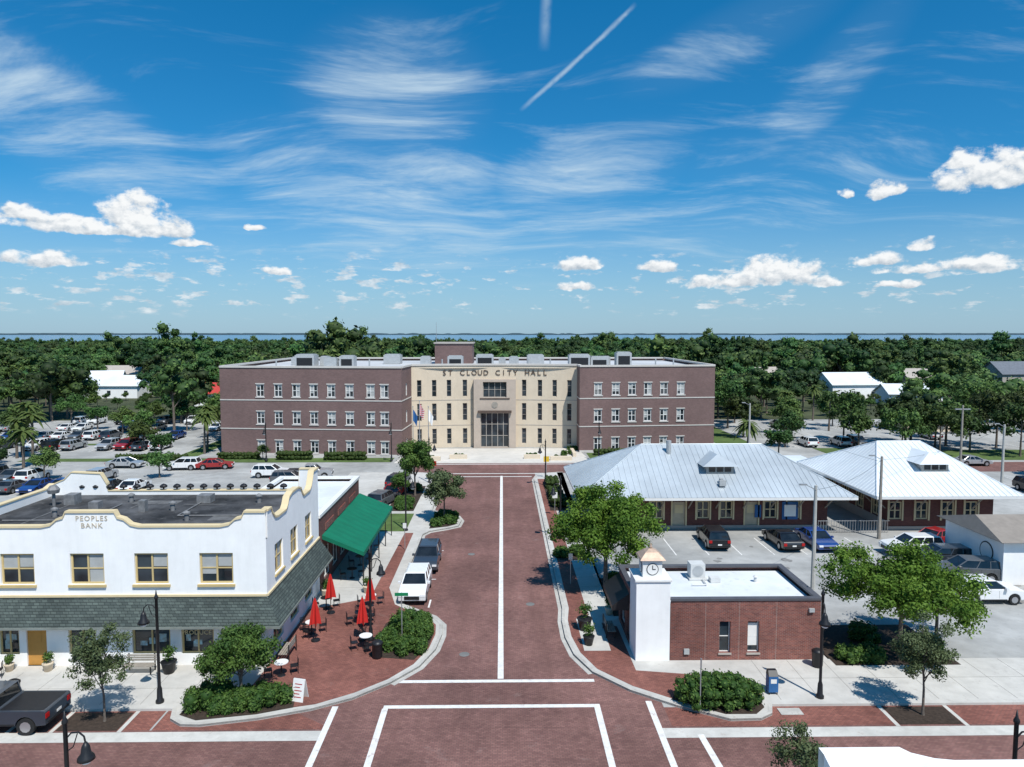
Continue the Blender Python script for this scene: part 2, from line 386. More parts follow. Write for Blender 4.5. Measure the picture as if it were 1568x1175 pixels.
# ------------------------------------------------------------------ ground & roads
B().sheet(-16000,16000,-300,20000,-.02).obj('ground',m_ground)
B().sheet(-9000,9000,960,7600,.02).obj('lake',M('lake_water',(.12,.22,.30),.25,.1,.004,spec=.4))
B().sheet(-120,120,-5,150,-.008).obj('parking_lot_pavement',m_lot)
B().sheet(-120,120,22.5,31.9,-.003).obj('cross_street',m_street)
b=B(); b.q((-8,31.9,.001),(8,31.9,.001),(8,34.2,.001),(5,37.8,.001),(4.3,44,.001),(4.3,99,.001),(-7.7,99,.001),(-7.7,44,.001),(-4.3,44,.001),(-4.6,37.8,.001),(-11,34.0,.001)); b.obj('main_street',m_street)
b=B(); b.sheet(-23,-16.5,31.9,33.6,.001); b.sheet(-40,-23.1,31.9,33.6,.001); b.sheet(-16.4,-8,31.9,33.6,.0005); b.sheet(8,60,31.9,33.6,.0005); b.obj('parking_lane_pavers',m_plaza)
B().sheet(-120,-12,92.5,99.5,.002).obj('avenue_asphalt',m_lot)
B().sheet(-12,120,92.5,99.5,.003).obj('avenue_pavers',m_street)
B().sheet(-120,-44,97,101,.006).obj('lot_drive_lane',m_lot)

Lk=[(-120,33.6),(-16.2,33.6),(-15.9,32.7),(-15.2,32.2),(-14.3,32.15),(-11.7,32.7),(-9.4,33.5),(-7.6,34.5),(-5.9,36.1),(-4.6,37.9),(-3.9,40),(-3.7,42),(-3.8,43.6),(-4.5,44.9),(-5.8,46),(-6.9,47),(-7.3,48.5),(-7.3,63.5),(-6.8,64.6),(-5.2,65.6),(-4.2,66.4),(-4.0,68.5),(-4.5,70.3),(-6,71.4),(-7.3,72.5),(-7.3,88),(-7.8,90.5),(-9.3,92),(-11.5,92.5),(-20,92.5)]
Rk=[(120,33.6),(13.4,33.6),(13.1,32.8),(12.4,32.35),(10.9,32.3),(8.6,33.6),(6.6,35.1),(4.9,37.1),(4.1,39.2),(3.8,41.5),(3.8,44),(4.0,46),(4.0,88),(4.5,90.5),(6,92),(8,92.5)]
B().prism(Lk[:]+[(-20,50),(-32.5,50),(-120,50)],-.02,.12).obj('pavement',m_conc)
B().prism([(7.2,92.5)]+Rk[::-1]+[(120,38.4),(18.4,38.4),(18.4,44.6),(7.2,44.6)],-.02,.12).obj('pavement',m_conc)
def ribbon(pts,wd,z0,z1,side=1):
    b=B(); n=len(pts); off=[]
    for i in range(n):
        a=Vector(pts[max(i-1,0)]);c=Vector(pts[min(i+1,n-1)]); t=(c-a).normalized(); off.append(Vector(pts[i])+Vector((-t.y,t.x))*wd*side)
    for i in range(n-1):
        p,q_=pts[i],pts[i+1];r,s=off[i],off[i+1]
        lo=[(p[0],p[1],z0),(q_[0],q_[1],z0),(s.x,s.y,z0),(r.x,r.y,z0)]
        b.hexa(lo,[(x,y,z1) for x,y,z in lo])
    return b
ribbon(Lk[1:],.2,.02,.135,1).obj('kerb',m_kerb)
ribbon(Rk[1:],.2,.02,.135,-1).obj('kerb',m_kerb)
ribbon(Lk[8:],.26,-.01,.012,-1).obj('gutter',m_kerb)
ribbon(Rk[7:],.26,-.01,.012,1).obj('gutter',m_kerb)
b=B(); z=.006
b.sheet(-.26,.06,36.6,90.5,z)
b.sheet(-6,4.9,36.2,36.5,z)
b.sheet(-5.9,4.85,33.65,33.95,z+.001)
b.sheet(-5.95,-5.65,24,33.65,z+.001); b.sheet(4.55,4.85,24,33.65,z+.001)
b.sheet(-8.45,-8.15,24,33.9,z); b.sheet(7.2,7.5,24,34.2,z)
b.q((9.0,31.2,z),(9.3,31.2,z),(9.7,24,z),(9.35,24,z))
b.sheet(-5.5,-.3,89.9,90.2,z); b.sheet(.1,3.8,89.9,90.2,z)
b.sheet(-9,6.5,91.9,92.2,z); b.sheet(-14,12,98.6,98.95,z)
for y in (52,59): b.sheet(-7.0,-5.0,y-.06,y+.06,z)
b.sheet(-5.05,-4.93,46.5,47.9,z)
b.obj('road_markings',m_line)
b=B(); b.sheet(-60,-8.45,30.95,31.75,.005); b.sheet(7.5,60,30.95,31.75,.005)
for x in (-23.1,-21.1,-17.95): b.sheet(x,x+.2,31.76,33.58,.006)
for x in (18.6,21.9,): b.sheet(x,x+.2,31.76,33.58,.006)
b.obj('concrete_bands',M('band_concrete',(.55,.54,.5),.9,.12,1.5,.15,worn=(.42,.38,.34)))
b=B(); z=.125
b.q(*[(x,y,z) for x,y in [(-13.2,34.0),(-11.3,33.35),(-9.3,33.9),(-7.6,35),(-6.1,36.4),(-4.95,38.1),(-4.3,40.1),(-4.1,42),(-4.2,43.4),(-4.8,44.5),(-6.1,45.6),(-7.3,46.8),(-8.2,50),(-8.2,64),(-9.0,64),(-9.2,48),(-12.9,46),(-13,37.5)]])
b.q(*[(x,y,z) for x,y in [(13.2,34.1),(13.2,36.2),(7.3,37.2),(7.2,43),(5.6,44),(5.6,88),(4.45,88),(4.45,46),(4.2,44),(4.2,41.6),(4.5,39.4),(5.2,37.4),(6.8,35.5),(8.7,34.1),(10.9,33.7)]])
b.obj('brick_paving',m_plaza)
b=B()
b.q((4.75,39.6,.129),(6.3,39.6,.129),(6.3,44.2,.129),(4.75,44.2,.129)); b.obj('concrete_pad',m_conc)
b=B()
for x in range(-60,-13,2): b.box(x,x+.02,34,37.4,.121,.1235)
for x in range(14,60,2): b.box(x,x+.02,34,38.3,.121,.1235)
b.box(-60,-13.5,35.6,35.62,.121,.1235); b.box(14,60,36.2,36.22,.121,.1235)
for y in range(50,90,2): b.box(-12.8,-9.4,y,y+.02,.121,.1235); b.box(5.7,7.1,y,y+.02,.121,.1235)
b.obj('pavement_joints',m_joint)
# oil stains in parking bays
b=B(); rs=random.Random(8)
for i in range(46):
    x=rs.choice([rs.uniform(9,32),rs.uniform(28,40)]); y=rs.uniform(46,62); r=rs.uniform(.15,.5); n=10
    b.q(*[(x+r*rs.uniform(.6,1.1)*math.cos(2*math.pi*k/n),y+r*rs.uniform(.6,1.3)*math.sin(2*math.pi*k/n),-.004+.0001*i) for k in range(n)])
b.obj('oil_stains',M('oil_stain',(.22,.215,.205),.8,.25,3))
b=B()
def bed(pts,z=.135): b.q(*[(x,y,z) for x,y in pts])
bed([(-7.6,39),(-5.0,38.6),(-4.35,40.3),(-4.2,42),(-4.3,43.3),(-5,44.4),(-6.6,45.2),(-7.4,43.6)])
bed([(-6.9,65.4),(-5.2,66.1),(-4.5,66.8),(-4.4,68.5),(-4.9,70),(-6.3,71),(-6.9,71)])
bed([(-15.6,33),(-14.6,32.5),(-11.9,33.0),(-10.3,33.6),(-10.6,35.3),(-15.6,35.3)])
bed([(8.5,34.1),(10.8,32.7),(12.3,32.7),(12.9,33.3),(12.9,35.1),(9,35.1)])
bed([(-20.85,31.9),(-18.0,31.9),(-18.0,33.45),(-20.85,33.45)],.02)
bed([(18.85,31.9),(21.85,31.9),(21.85,33.45),(18.85,33.45)],.02)
bed([(4.7,56),(6.9,56),(6.9,58.5),(4.7,58.5)]); bed([(18.5,37.6),(25.5,37.6),(25.5,43),(18.5,43)],.13)
bed([(7.3,44.7),(9.2,44.7),(9.2,52),(7.3,52)],.03)
bed([(5,72),(6.9,72),(6.9,86),(5,86)]); bed([(-12,72),(-9.2,72),(-9.2,84),(-12,84)])
b.obj('planting_bed',m_mulch)
b=B()
b.sheet(-44,-16,100.5,104,.01); b.sheet(13,40,100.5,108,.01); b.sheet(36,42,100,150,.012)
b.sheet(-12.3,-9,64.5,71,.128); b.sheet(-70,-44,101.5,104,.01); b.sheet(50,56,100,112,.01); b.sheet(-49,-46,101,150,.011); b.sheet(-112,-60,116.5,118.2,.011); b.sheet(56,110,101,110,.011)
b.obj('lawn',m_grass)
b=B(); b.q((-15.5,99.6,.008),(13,99.6,.008),(12,112.4,.008),(-14.5,112.4,.008)); b.obj('entrance_plaza',M('plaza_concrete',(.58,.55,.5),.9,.08,.8,.1))
b=B()
for x in np.arange(9,32,2.75): b.box(x,x+.1,57.5,62.4,-.004,-.001)
for x in np.arange(-118,-54,2.8):
    for y in (80,86,110,121,132,142): b.box(x,x+.1,y,y+4.8,-.004,-.001)
for x in np.arange(48,110,2.8):
    for y in (84,112,124,134): b.box(x,x+.1,y,y+4.8,-.004,-.001)
b.obj('parking_stripes',m_line)

# ------------------------------------------------------------------ foliage
def leafmesh(name,C,Rr,n,size,seed,mat,flat=.8,cores=0.0,ctint=.0):
    rg=np.random.default_rng(seed); C=np.array(C,float);Rr=np.array(Rr,float);k=len(C)
    ci=np.repeat(np.arange(k),n); Nn=k*n
    dr=rg.normal(size=(Nn,3)); dr/=np.linalg.norm(dr,axis=1)[:,None]
    rad=Rr[ci]*(rg.random(Nn)**.4)*rg.uniform(.75,1.15,Nn)
    pos=C[ci]+dr*rad[:,None]*np.array([1,1,flat])
    nn=dr*.9+rg.normal(size=(Nn,3))*.5+np.array([0,0,.25]); nn/=np.linalg.norm(nn,axis=1)[:,None]
    t=rg.normal(size=(Nn,3)); a=np.cross(nn,t); a/=np.linalg.norm(a,axis=1)[:,None]; bb=np.cross(nn,a)
    s=size*rg.uniform(.6,1.35,Nn)[:,None]
    V=np.stack([pos+a*s,pos+bb*s*.6,pos-a*s,pos-bb*s*.6],1).reshape(-1,3)
    tint=np.clip(rg.uniform(.15,.85,k)[ci]+rg.normal(size=Nn)*.16,0,1)
    T=np.repeat(tint,4); loops=np.arange(4*Nn)
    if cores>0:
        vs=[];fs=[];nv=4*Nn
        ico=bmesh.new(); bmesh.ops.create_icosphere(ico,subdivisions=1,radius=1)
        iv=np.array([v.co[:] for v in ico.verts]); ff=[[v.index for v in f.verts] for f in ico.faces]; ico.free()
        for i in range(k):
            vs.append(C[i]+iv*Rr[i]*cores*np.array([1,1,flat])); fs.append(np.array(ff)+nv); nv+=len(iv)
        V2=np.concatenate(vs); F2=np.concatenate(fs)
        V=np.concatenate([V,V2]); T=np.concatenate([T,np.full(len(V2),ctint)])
    me=bpy.data.meshes.new(name); me.vertices.add(len(V)); me.vertices.foreach_set('co',V.ravel().astype(np.float32))
    ls=np.arange(Nn)*4; lv=loops
    if cores>0:
        ls=np.concatenate([ls,4*Nn+np.arange(len(F2))*3]); lv=np.concatenate([lv,F2.ravel()])
    me.loops.add(len(lv)); me.loops.foreach_set('vertex_index',lv.astype(np.int32))
    me.polygons.add(len(ls)); me.polygons.foreach_set('loop_start',ls.astype(np.int32))
    me.update(calc_edges=True)
    at=me.attributes.new('tint','FLOAT','POINT'); at.data.foreach_set('value',T.astype(np.float32))
    me.materials.append(mat); return me
def clumps(k,rx,ry,rz,cz,seed,r0,r1,inner=.35):
    rg=random.Random(seed); C=[];Q=[]
    while len(C)<k:
        v=Vector((rg.gauss(0,1),rg.gauss(0,1),rg.gauss(0,1))).normalized()
        if v.z<-.6: continue
        m=rg.uniform(inner,1.05)
        C.append((v.x*m*rx,v.y*m*ry,cz+v.z*m*rz)); Q.append(rg.uniform(r0,r1))
    return C,Q
def trunkmesh(name,h,r,C,seed,nl=9,lean=0,multi=1):
    rg=random.Random(seed); b=B()
    for s in range(multi):
        ox=rg.uniform(-.15,.15)*(multi>1); top=Vector((ox*3+lean,rg.uniform(-.2,.2),h)); mid=Vector((ox,0,h*.5))
        b.tube((ox,0,-.05),(ox,0,.25),r*1.5,r*1.05,9); b.tube((ox,0,.25),mid,r*1.05,r*.85,9); b.tube(mid,top,r*.85,r*.5,8)
        for c in rg.sample(C,min(nl,len(C))):
            c=Vector(c); st=mid.lerp(top,rg.uniform(.1,1)); m=st.lerp(c,.5)+Vector((rg.uniform(-.2,.2),rg.uniform(-.2,.2),rg.uniform(0,.3)))
            b.tube(st,m,r*.42,r*.28,6); b.tube(m,c,r*.28,r*.08,5)
    return b.mesh(name,m_bark,True)
def tree(kind,x,y,h,cr,ch,k,n,size,mat,seed,r=.12,clr=(.5,.8),multi=1,z=.0,cores=0,inner=.35):
    C,Q=clumps(k,cr-clr[1]*.5,cr-clr[1]*.5,ch/2-clr[1]*.4,h-ch/2,seed,clr[0],clr[1],inner)
    e=empty(kind,(x,y,z),random.Random(seed).uniform(0,6.28))
    put(trunkmesh(kind+'_trunk',h-ch*.62,r,C,seed,12,0,multi),'trunk',e)
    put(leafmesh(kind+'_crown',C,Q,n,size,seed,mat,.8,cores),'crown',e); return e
def bush(name,x,y,rx,ry,h,mat,seed,n=2600,size=.07,z=.12,k=26):
    rg=random.Random(seed); C=[];Q=[]
    for i in range(k):
        a=rg.uniform(0,6.28); m=math.sqrt(rg.random())*.82; zz=h*(.72*math.sqrt(max(0,1-m*m))**.7)*rg.uniform(.75,1.05)
        C.append((math.cos(a)*m*rx,math.sin(a)*m*ry,zz-.1)); Q.append(rg.uniform(.7,1.25)*min(rx,ry,h)*.33)
        C.append((math.cos(a)*m*rx,math.sin(a)*m*ry,max(.15,zz*.4))); Q.append(min(rx,ry,h)*.33)
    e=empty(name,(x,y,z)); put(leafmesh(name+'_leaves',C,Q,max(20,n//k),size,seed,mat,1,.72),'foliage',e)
    st=B(); 
    for i in range(5): st.tube((rg.uniform(-.1,.1),rg.uniform(-.1,.1),-.02),(rg.uniform(-.5,.5)*rx,rg.uniform(-.5,.5)*ry,h*.5),.03,.015,5)
    put(st.mesh('stems',m_bark),'stems',e); return e
def hedge(x0,x1,y0,y1,h,z,seed,mat=None,size=.1,dens=26,rr=.36,rnd=False):
    rg=random.Random(seed); C=[];Q=[]; xc,yc=(x0+x1)/2,(y0+y1)/2
    nx=max(2,int((x1-x0)/.5)); ny=max(2,int((y1-y0)/.5))
    for i in range(nx):
        for j in range(ny):
            X=x0+(i+.5)*(x1-x0)/nx-xc; Y=y0+(j+.5)*(y1-y0)/ny-yc
            rr_=(2*X/(x1-x0))**2+(2*Y/(y1-y0))**2
            if rnd and rr_>1.12: continue
            hh=h*(1-.28*min(1,rr_)) if rnd else h
            for zz in (hh*.3,hh*.74):
                C.append((X+rg.uniform(-.1,.1),Y+rg.uniform(-.1,.1),zz+rg.uniform(-.07,.07))); Q.append(rr*rg.uniform(.8,1.15))
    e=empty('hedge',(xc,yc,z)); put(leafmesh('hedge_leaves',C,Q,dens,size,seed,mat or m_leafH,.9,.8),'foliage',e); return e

tree('oak_tree',7.5,50.0,8.0,4.1,6.8,95,360,.10,m_leafA,11,.17,(.6,1.0),z=.02,cores=.35)
tree('oak_tree',22.6,38.6,6.6,4.4,5.0,100,330,.085,m_leafA,12,.14,(.5,.95),z=.12,inner=.15,cores=.3)
tree('oak_tree',26.2,41.0,4.6,2.4,3.4,26,260,.09,m_leafA,13,.1,(.45,.75),z=.12)
tree('olive_tree',20.4,32.7,5.1,1.5,4.0,50,210,.055,m_leafO,14,.06,(.28,.5),z=.02)
tree('olive_tree',-19.0,32.7,5.0,1.55,3.9,50,190,.055,m_leafO,15,.055,(.28,.5),z=.02)
tree('crape_myrtle_tree',-13.1,34.3,3.9,2.0,3.1,64,330,.065,m_leafB,16,.06,(.38,.65),multi=3,z=.12,cores=.4)
tree('oak_tree',-5.7,68.2,5.3,2.2,4.0,40,240,.11,m_leafO,17,.09,(.5,.8),z=.12,cores=.4)
tree('oak_tree',-9.9,79,6.8,2.3,5.6,44,260,.12,m_leafB,18,.11,(.6,.95),z=.12,cores=.4)
tree('olive_tree',11.0,25,4.0,1.5,2.8,34,170,.05,m_leafO,19,.05,(.25,.45),z=.02)
tree('crape_myrtle_tree',-11.2,76,3.6,1.5,2.6,20,160,.10,m_leafB,20,.05,(.4,.6),multi=2,z=.12)
bush('shrub',-14.5,33.9,1.35,1.2,1.3,m_leafB,31,4400)
bush('shrub',-13.2,33.6,1.0,.8,1.0,m_leafB,29,3000)
bush('shrub',-11.9,34.2,1.4,1.1,1.15,m_leafB,32,4200)
bush('shrub',-5.3,39.6,.95,.9,1.25,m_leafB,33,3400); bush('shrub',-6.6,40.4,.85,.9,1.2,m_leafB,34,3000)
bush('shrub',-4.9,41.7,.75,1.0,1.3,m_leafB,35,3000); bush('shrub',-6.0,42.8,1.1,1.2,1.3,m_leafB,36,3400); bush('shrub',-5.1,43.5,.7,.7,1.1,m_leafB,37,2400)
hedge(8.7,12.8,32.75,35.1,1.4,.12,38,m_leafB,.07,120,.36,True)
for i,(x,y,s) in enumerate([(-5.2,67.2,.8),(-6.3,66.6,.7),(-5.9,69.6,.9),(-5.0,69.0,.7)]): bush('shrub',x,y,s,s,1.0,m_leafB,40+i,1500,.1)
for i,(x,y,s) in enumerate([(4.9,57,.7),(6.2,57.4,.7),(19.6,38.3,.8),(20.8,38.4,.9),(23.3,38.2,.7),(21.8,41,1.1),(24.8,39.5,.9),(8.2,46.5,.8),(8.3,50.8,.7),(-10.3,73,1),(-10.6,75,1.1),(-10.2,82,1)]): bush('shrub',x,y,s,s,1.1 if s>.5 else .7,m_leafB,50+i,1800,.085)
hedge(5.2,6.8,73,80,1.0,.12,70); hedge(5.2,6.8,82,86,1.0,.12,71)
hedge(-33,-28,102.2,103.6,1.3,0,72,size=.16,dens=12,rr=.5); hedge(-26,-20,101.9,103.2,1.2,0,73,size=.16,dens=12,rr=.5); hedge(-42,-36,103,104.4,.9,0,74,size=.16,dens=12,rr=.45)
hedge(14,23,105.6,107,.9,0,75,size=.16,dens=10,rr=.45); hedge(25,33,107,108.3,.8,0,76,size=.16,dens=10,rr=.45)
hedge(-56,-46,101.6,103,.9,0,77,size=.16,dens=10,rr=.45)

var=[]
for i in range(8):
    cr=[4.6,5.6,4.0,6.8,4.6,3.2,1.5,5.2][i]; h=[9.0,10.5,9,11.5,13.5,10.5,17,8.2][i]; ch=[6.6,7.4,6.5,8.6,9.5,8.5,13,6.0][i]
    C,Q=clumps([20,24,16,28,22,16,16,20][i],cr-.9 if i!=6 else .6,cr-.9 if i!=6 else .6,ch/2-.7,h-ch/2,200+i,1.1 if i!=6 else .7,2.3 if i!=6 else 1.1,.4)
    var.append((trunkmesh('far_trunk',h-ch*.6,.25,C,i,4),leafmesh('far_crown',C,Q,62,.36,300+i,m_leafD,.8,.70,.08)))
m_leafM=leafmat('lot_tree_foliage',(.028,.06,.014),(.10,.165,.04),.15,True)
mid=[]
for i in range(4):
    cr=[2.6,3.0,2.3,3.6][i]; h=[5.5,6.2,5,7][i]; ch=[4.2,4.8,3.8,5.4][i]
    C,Q=clumps(24,cr-.6,cr-.6,ch/2-.5,h-ch/2,400+i,.6,1.15,.3)
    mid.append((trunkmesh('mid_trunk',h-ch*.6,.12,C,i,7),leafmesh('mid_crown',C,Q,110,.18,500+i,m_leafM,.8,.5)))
def mtree(x,y,s=1,i=0,src=None,name='oak_tree',zs=1):
    e=empty(name,(x,y,0),random.uniform(0,6.28)); e.scale=(s,s,s*random.uniform(.9,1.1)*zs)
    L=src or mid; t,c=L[i%len(L)]; put(t,'trunk',e); put(c,'crown',e)
for x,y,s,i in [(-57,112,1,0),(-63,122,1,1),(-50,103,.9,2),(-73,107,.9,0),(-80,118,1.1,3),(-60,134,1.1,1),(-88,128,1,2),(-50,126,1.3,3),(-47,118,1.3,1),(-52,140,1.2,3),(-72,98,1,1),(-66,92,.8,2),(-95,110,1,0),(-98,122,1.2,3),(-104,135,1.2,1),(-70,130,1,0),(-78,136,1.1,2),
                (-44,90,.8,2),(-58,89,.8,0),(-35,102.5,.5,2),(41,103,1,2),(46,113,1.1,0),(43,124,1.3,1),(58,118,1.3,3),(64,110,1.3,3),(68,117,1.3,1),(60,104,1.1,3),(73,108,1.3,0),(80,112,1.4,3),(86,104,1.2,1),(92,114,1.3,2),(52,128,1.3,0),(75,124,1.2,1),(88,128,1.4,3),(44,136,1.4,3),(40,146,1.4,1),(98,100,1.3,3),(104,108,1.4,1),
                (96,92,1,2),(82,96,.9,0),(70,90,.8,2),(110,118,1.5,3),(100,130,1.5,1),(48,144,1.3,0),(67,106,1.2,3),(70,112,1.3,1),(78,104,1.2,3),(90,98,1,2),(57,111,1.2,0),(108,98,1.2,0),(50,120,1.1,2),(66,139,1.0,1),(92,138,1.2,0),(-86,141,1.1,1),(-70,142,1,2),(-108,124,1.2,0)]:
    mtree(x,y,s,i)
for x,y,s,i in [(-48,147,1.15,1),(-66,145,.95,0),(-61,131,.95,4),(-47,133,.9,3),(40,150,1.1,3),(47,152,1.0,1),(56,151,1.05,3),(66,112,.85,3),(73,114,.8,1),(90,148,1.0,3),(100,143,1.1,1),(-95,149,1.05,3),(-112,146,1.1,4),(-47,124,.85,0),(38,138,.9,2),
                (-30,158,1.25,3),(-18,160,1.2,1),(-4,162,1.3,4),(10,158,1.2,3),(24,160,1.25,1),(-39,155,1.2,0),(40,175,1.35,4),(-20,185,1.35,4),(0,190,1.3,1)]:
    mtree(x,y,s,i,var)
def palm(x,y,h,seed):
    rg=random.Random(seed); e=empty('palm_tree',(x,y,0)); b=B(); b.tube((0,0,0),(.1,0,h*.5),.2,.16,8); b.tube((.1,0,h*.5),(.15,.1,h),.16,.14,8); put(b.mesh('trunk',m_bark,True),'trunk',e)
    l=B()
    for i in range(38):
        a=rg.uniform(0,6.28); up=rg.uniform(-.4,1.2); L=rg.uniform(1.8,2.5); pr=None
        for k in range(7):
            t=k/6; r=L*t*math.cos(up*.7); z=h+L*(math.sin(up)*t-.75*t*t); w_=.24*math.sin(math.pi*min(.98,t*.85+.12))+.03
            c=Vector((math.cos(a)*r+.15,math.sin(a)*r+.1,z)); s=Vector((-math.sin(a),math.cos(a),0))*w_
            cu=(c-s-Vector((0,0,w_*.5)),c,c+s-Vector((0,0,w_*.5)))
            if pr: l.q(pr[0],pr[1],cu[1],cu[0]); l.q(pr[1],pr[2],cu[2],cu[1])
            pr=cu
    me=l.mesh('fronds',m_palm); at=me.attributes.new('tint','FLOAT','POINT'); at.data.foreach_set('value',np.random.default_rng(seed).random(len(me.vertices)).astype(np.float32)); put(me,'fronds',e)
for i,(x,y,h) in enumerate([(-69,103.5,6.5),(-76,113,7),(-66,97,5),(-47,112,6.5),(-45.8,108,6),(-44.6,120,6),(62,132,7),(57,140,6.5),(66,148,7),(37,105,5),(-90,104,5.5),(-72,104.5,5.6)]): palm(x,y,h,i+900)

houses=[(-127,225,12,9,6.5,.3,0),(-112,206,16,9,6.2,0,0),(-75,183,7,7,5.6,.1,2),(-150,190,12,9,6,.1,0),(99,200,15,10,7.2,.1,0),(106,182,13,9,5.2,-.1,0),(80,134,10,7,4.4,.1,1),(170,232,16,10,9,.1,3),(92,246,12,9,6.5,.4,1),(-60,250,12,9,6.5,.1,0),(160,200,13,9,6.5,.5,0),(140,236,12,9,6.5,.1,1),(-140,262,13,9,6.5,.1,1),(196,230,13,9,7.5,.1,3),(122,172,12,8,5.0,.1,1)]
def blocked(x,y):
    if -122<x<116 and y<150: return True
    for h in houses:
        if abs(x-h[0])<h[2]/2+2 and abs(y-h[1])<8: return True
    return False
def low(x,y):
    for h in houses:
        hx,hy=h[0],h[1]
        if abs(x-hx*y/hy)<h[2]/2+2 and hy-62<y<hy: return True
    return False
pts=[[] for _ in range(8)]
lowpts=[[] for _ in range(4)]
rg=random.Random(5)
y=20.
while y<945:
    st=7.4 if y<300 else (9.0 if y<600 else 10.5)
    lim=.80*y+60 if y>150 else 190
    x=-lim
    while x<lim:
        X=x+rg.uniform(-.55,.55)*st; Y=y+rg.uniform(-.55,.55)*st
        if not blocked(X,Y) and rg.random()<.95:
            pa_=.5+.5*math.sin(X*.031+1.3*math.sin(Y*.021))*math.cos(Y*.023+X*.008)
            if low(X,Y): 
                if rg.random()<.7: lowpts[rg.randrange(4)].append((X,Y,rg.uniform(.45,.7),rg.uniform(0,6.28)))
                x+=st; continue
            s=rg.uniform(.62,1.12)*(.72+.60*pa_)
            if rg.random()<.05: s*=1.3
            if Y>600: s=min(s,1.02)
            if Y>800: s=min(s,.85)
            i=rg.choice([0,0,1,1,2,3,3,4,5,1,7,7,3]); 
            if rg.random()<.010 and Y<500: i=6; s=rg.uniform(.75,1.0)
            pts[i].append((X,Y,s,rg.uniform(0,6.28)))
        x+=st
    y+=st
for X,Y in ((101,300),(104,303),(98,298),(-150,330)): pts[6].append((X,Y,1.12,1))
for pl_,mm_ in list(zip(pts,var))+list(zip(lowpts,mid)):
    V=[];F=[]
    for X,Y,s,a in pl_:
        n=len(V); c,s_=math.cos(a)*s/2,math.sin(a)*s/2
        V+=[(X-c+s_,Y-s_-c,0),(X+c+s_,Y+s_-c,0),(X+c-s_,Y+s_+c,0),(X-c-s_,Y-s_+c,0)]; F.append((n,n+1,n+2,n+3))
    me=bpy.data.meshes.new('forest_points'); me.from_pydata(V,[],F); me.update()
    o=bpy.data.objects.new('distant_trees',me); coll.objects.link(o)
    o.instance_type='FACES'; o.use_instance_faces_scale=True; o.instance_faces_scale=1; o.show_instancer_for_render=False
    for k,mm in zip(('trunk','crown'),mm_): put(mm,k,o)
b=B(); rg=random.Random(3); x=-8000; pz=14
while x<8000:
    nz=rg.uniform(10,22); nx_=x+rg.uniform(25,90)
    b.q((x,7600,0),(nx_,7600,0),(nx_,7600,nz),(x,7600,pz)); b.q((x,7600,pz),(nx_,7600,nz),(nx_,7900,nz),(x,7900,pz)); pz=nz; x=nx_
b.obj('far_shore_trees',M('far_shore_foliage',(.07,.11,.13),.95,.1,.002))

def house(x,y,wd,dp,h,rz,k):
    e=empty('house',(x,y,0),rz); rh=h*.42; wh=h-rh
    wl=B().box(-wd/2,wd/2,-dp/2,dp/2,0,wh); wl.q((-wd/2,-dp/2,wh),(-wd/2,dp/2,wh),(-wd/2,0,h)); wl.q((wd/2,-dp/2,wh),(wd/2,0,h),(wd/2,dp/2,wh))
    put(wl.mesh('walls',[m_white,m_chtan,m_white,m_chgrey][k]),'walls',e)
    o=.5; rf=B()
    for s in (-1,1):
        a=[(-wd/2-o,s*(dp/2+o),wh-.15),(wd/2+o,s*(dp/2+o),wh-.15),(wd/2+o,0,h+.05),(-wd/2-o,0,h+.05)]
        rf.hexa(a,[(p[0],p[1],p[2]+.15) for p in a])
    put(rf.mesh('roof',[m_metalw,m_chgrey,m_redroof,m_bluroof][k]),'roof',e)
    g=B()
    for sx in (-.3,0.,.3): g.box(sx*wd-.5,sx*wd+.5,-dp/2-.03,-dp/2-.003,.9,2.2)
    put(g.mesh('windows',m_glass),'windows',e)
for h in houses: house(*h)

# ------------------------------------------------------------------ PEOPLES BANK building
def parapet(bw,bc,P,prof,zb,th=.3,cap=.11):
    for (s0,a),(s1,c) in zip(prof[:-1],prof[1:]):
        if s1-s0<1e-4: continue
        q=[pt(P,s0,0,zb),pt(P,s1,0,zb),pt(P,s1,0,c),pt(P,s0,0,a)]; r=[pt(P,s0,-th,zb),pt(P,s1,-th,zb),pt(P,s1,-th,c),pt(P,s0,-th,a)]
        bw.q(*q); bw.q(*r[::-1]); bw.q(q[3],q[2],r[2],r[3])
        if cap:
            lo=[pt(P,s0,.07,a+.002),pt(P,s1,.07,c+.002),pt(P,s1,-th-.04,c+.002),pt(P,s0,-th-.04,a+.002)]
            bc.hexa(lo,[(p[0],p[1],p[2]+cap) for p in lo])
bk=empty('bank_building',(-22,43.5,0))
W=B();G=B();Fr=B();C_=B();D_=B();BL=B();PO=B()
X0,X1,Y0,Y1=-31.5,-13.0,38.2,49.2
Pf=frame((X0,Y0),(X1,Y0)); Ps=frame((X1,Y0),(X1,Y1)); Pb=frame((X1,Y1),(X0,Y1)); Pl=frame((X0,Y1),(X0,Y0))
up=[(x-.92-X0,x+.92-X0,4.72,6.45) for x in (-30.0,-26.6,-22.8,-19.3,-15.75)]
gr=[(a-X0,c-X0,.75,2.55) for a,c in ((-30.9,-28.9),(-27.8,-26.7),(-24.0,-22.5),(-20.5,-18.4),(-17.8,-16.0),(-15.6,-13.6))]
dr=(-26.3-X0,-25.2-X0,.12,2.4)
wall(W,Pf,0,7.2,up+gr+[dr],.16)
for o in up+gr: window(Pf,o,G,Fr,.16,.10,2,2 if o in up else 1,bb=BL if o in up else None)
rp=random.Random(4)
for o in gr:
    for k in range(3):
        x=rp.uniform(o[0]+.15,o[1]-.55); z_=rp.uniform(.95,1.7); w_=rp.uniform(.2,.42)
        PO.ob(Pf,x,x+w_,-.156,-.150+.001*k,z_,z_+rp.uniform(.25,.5))
D_.ob(Pf,dr[0],dr[1],-.16,-.1,.12,2.4)
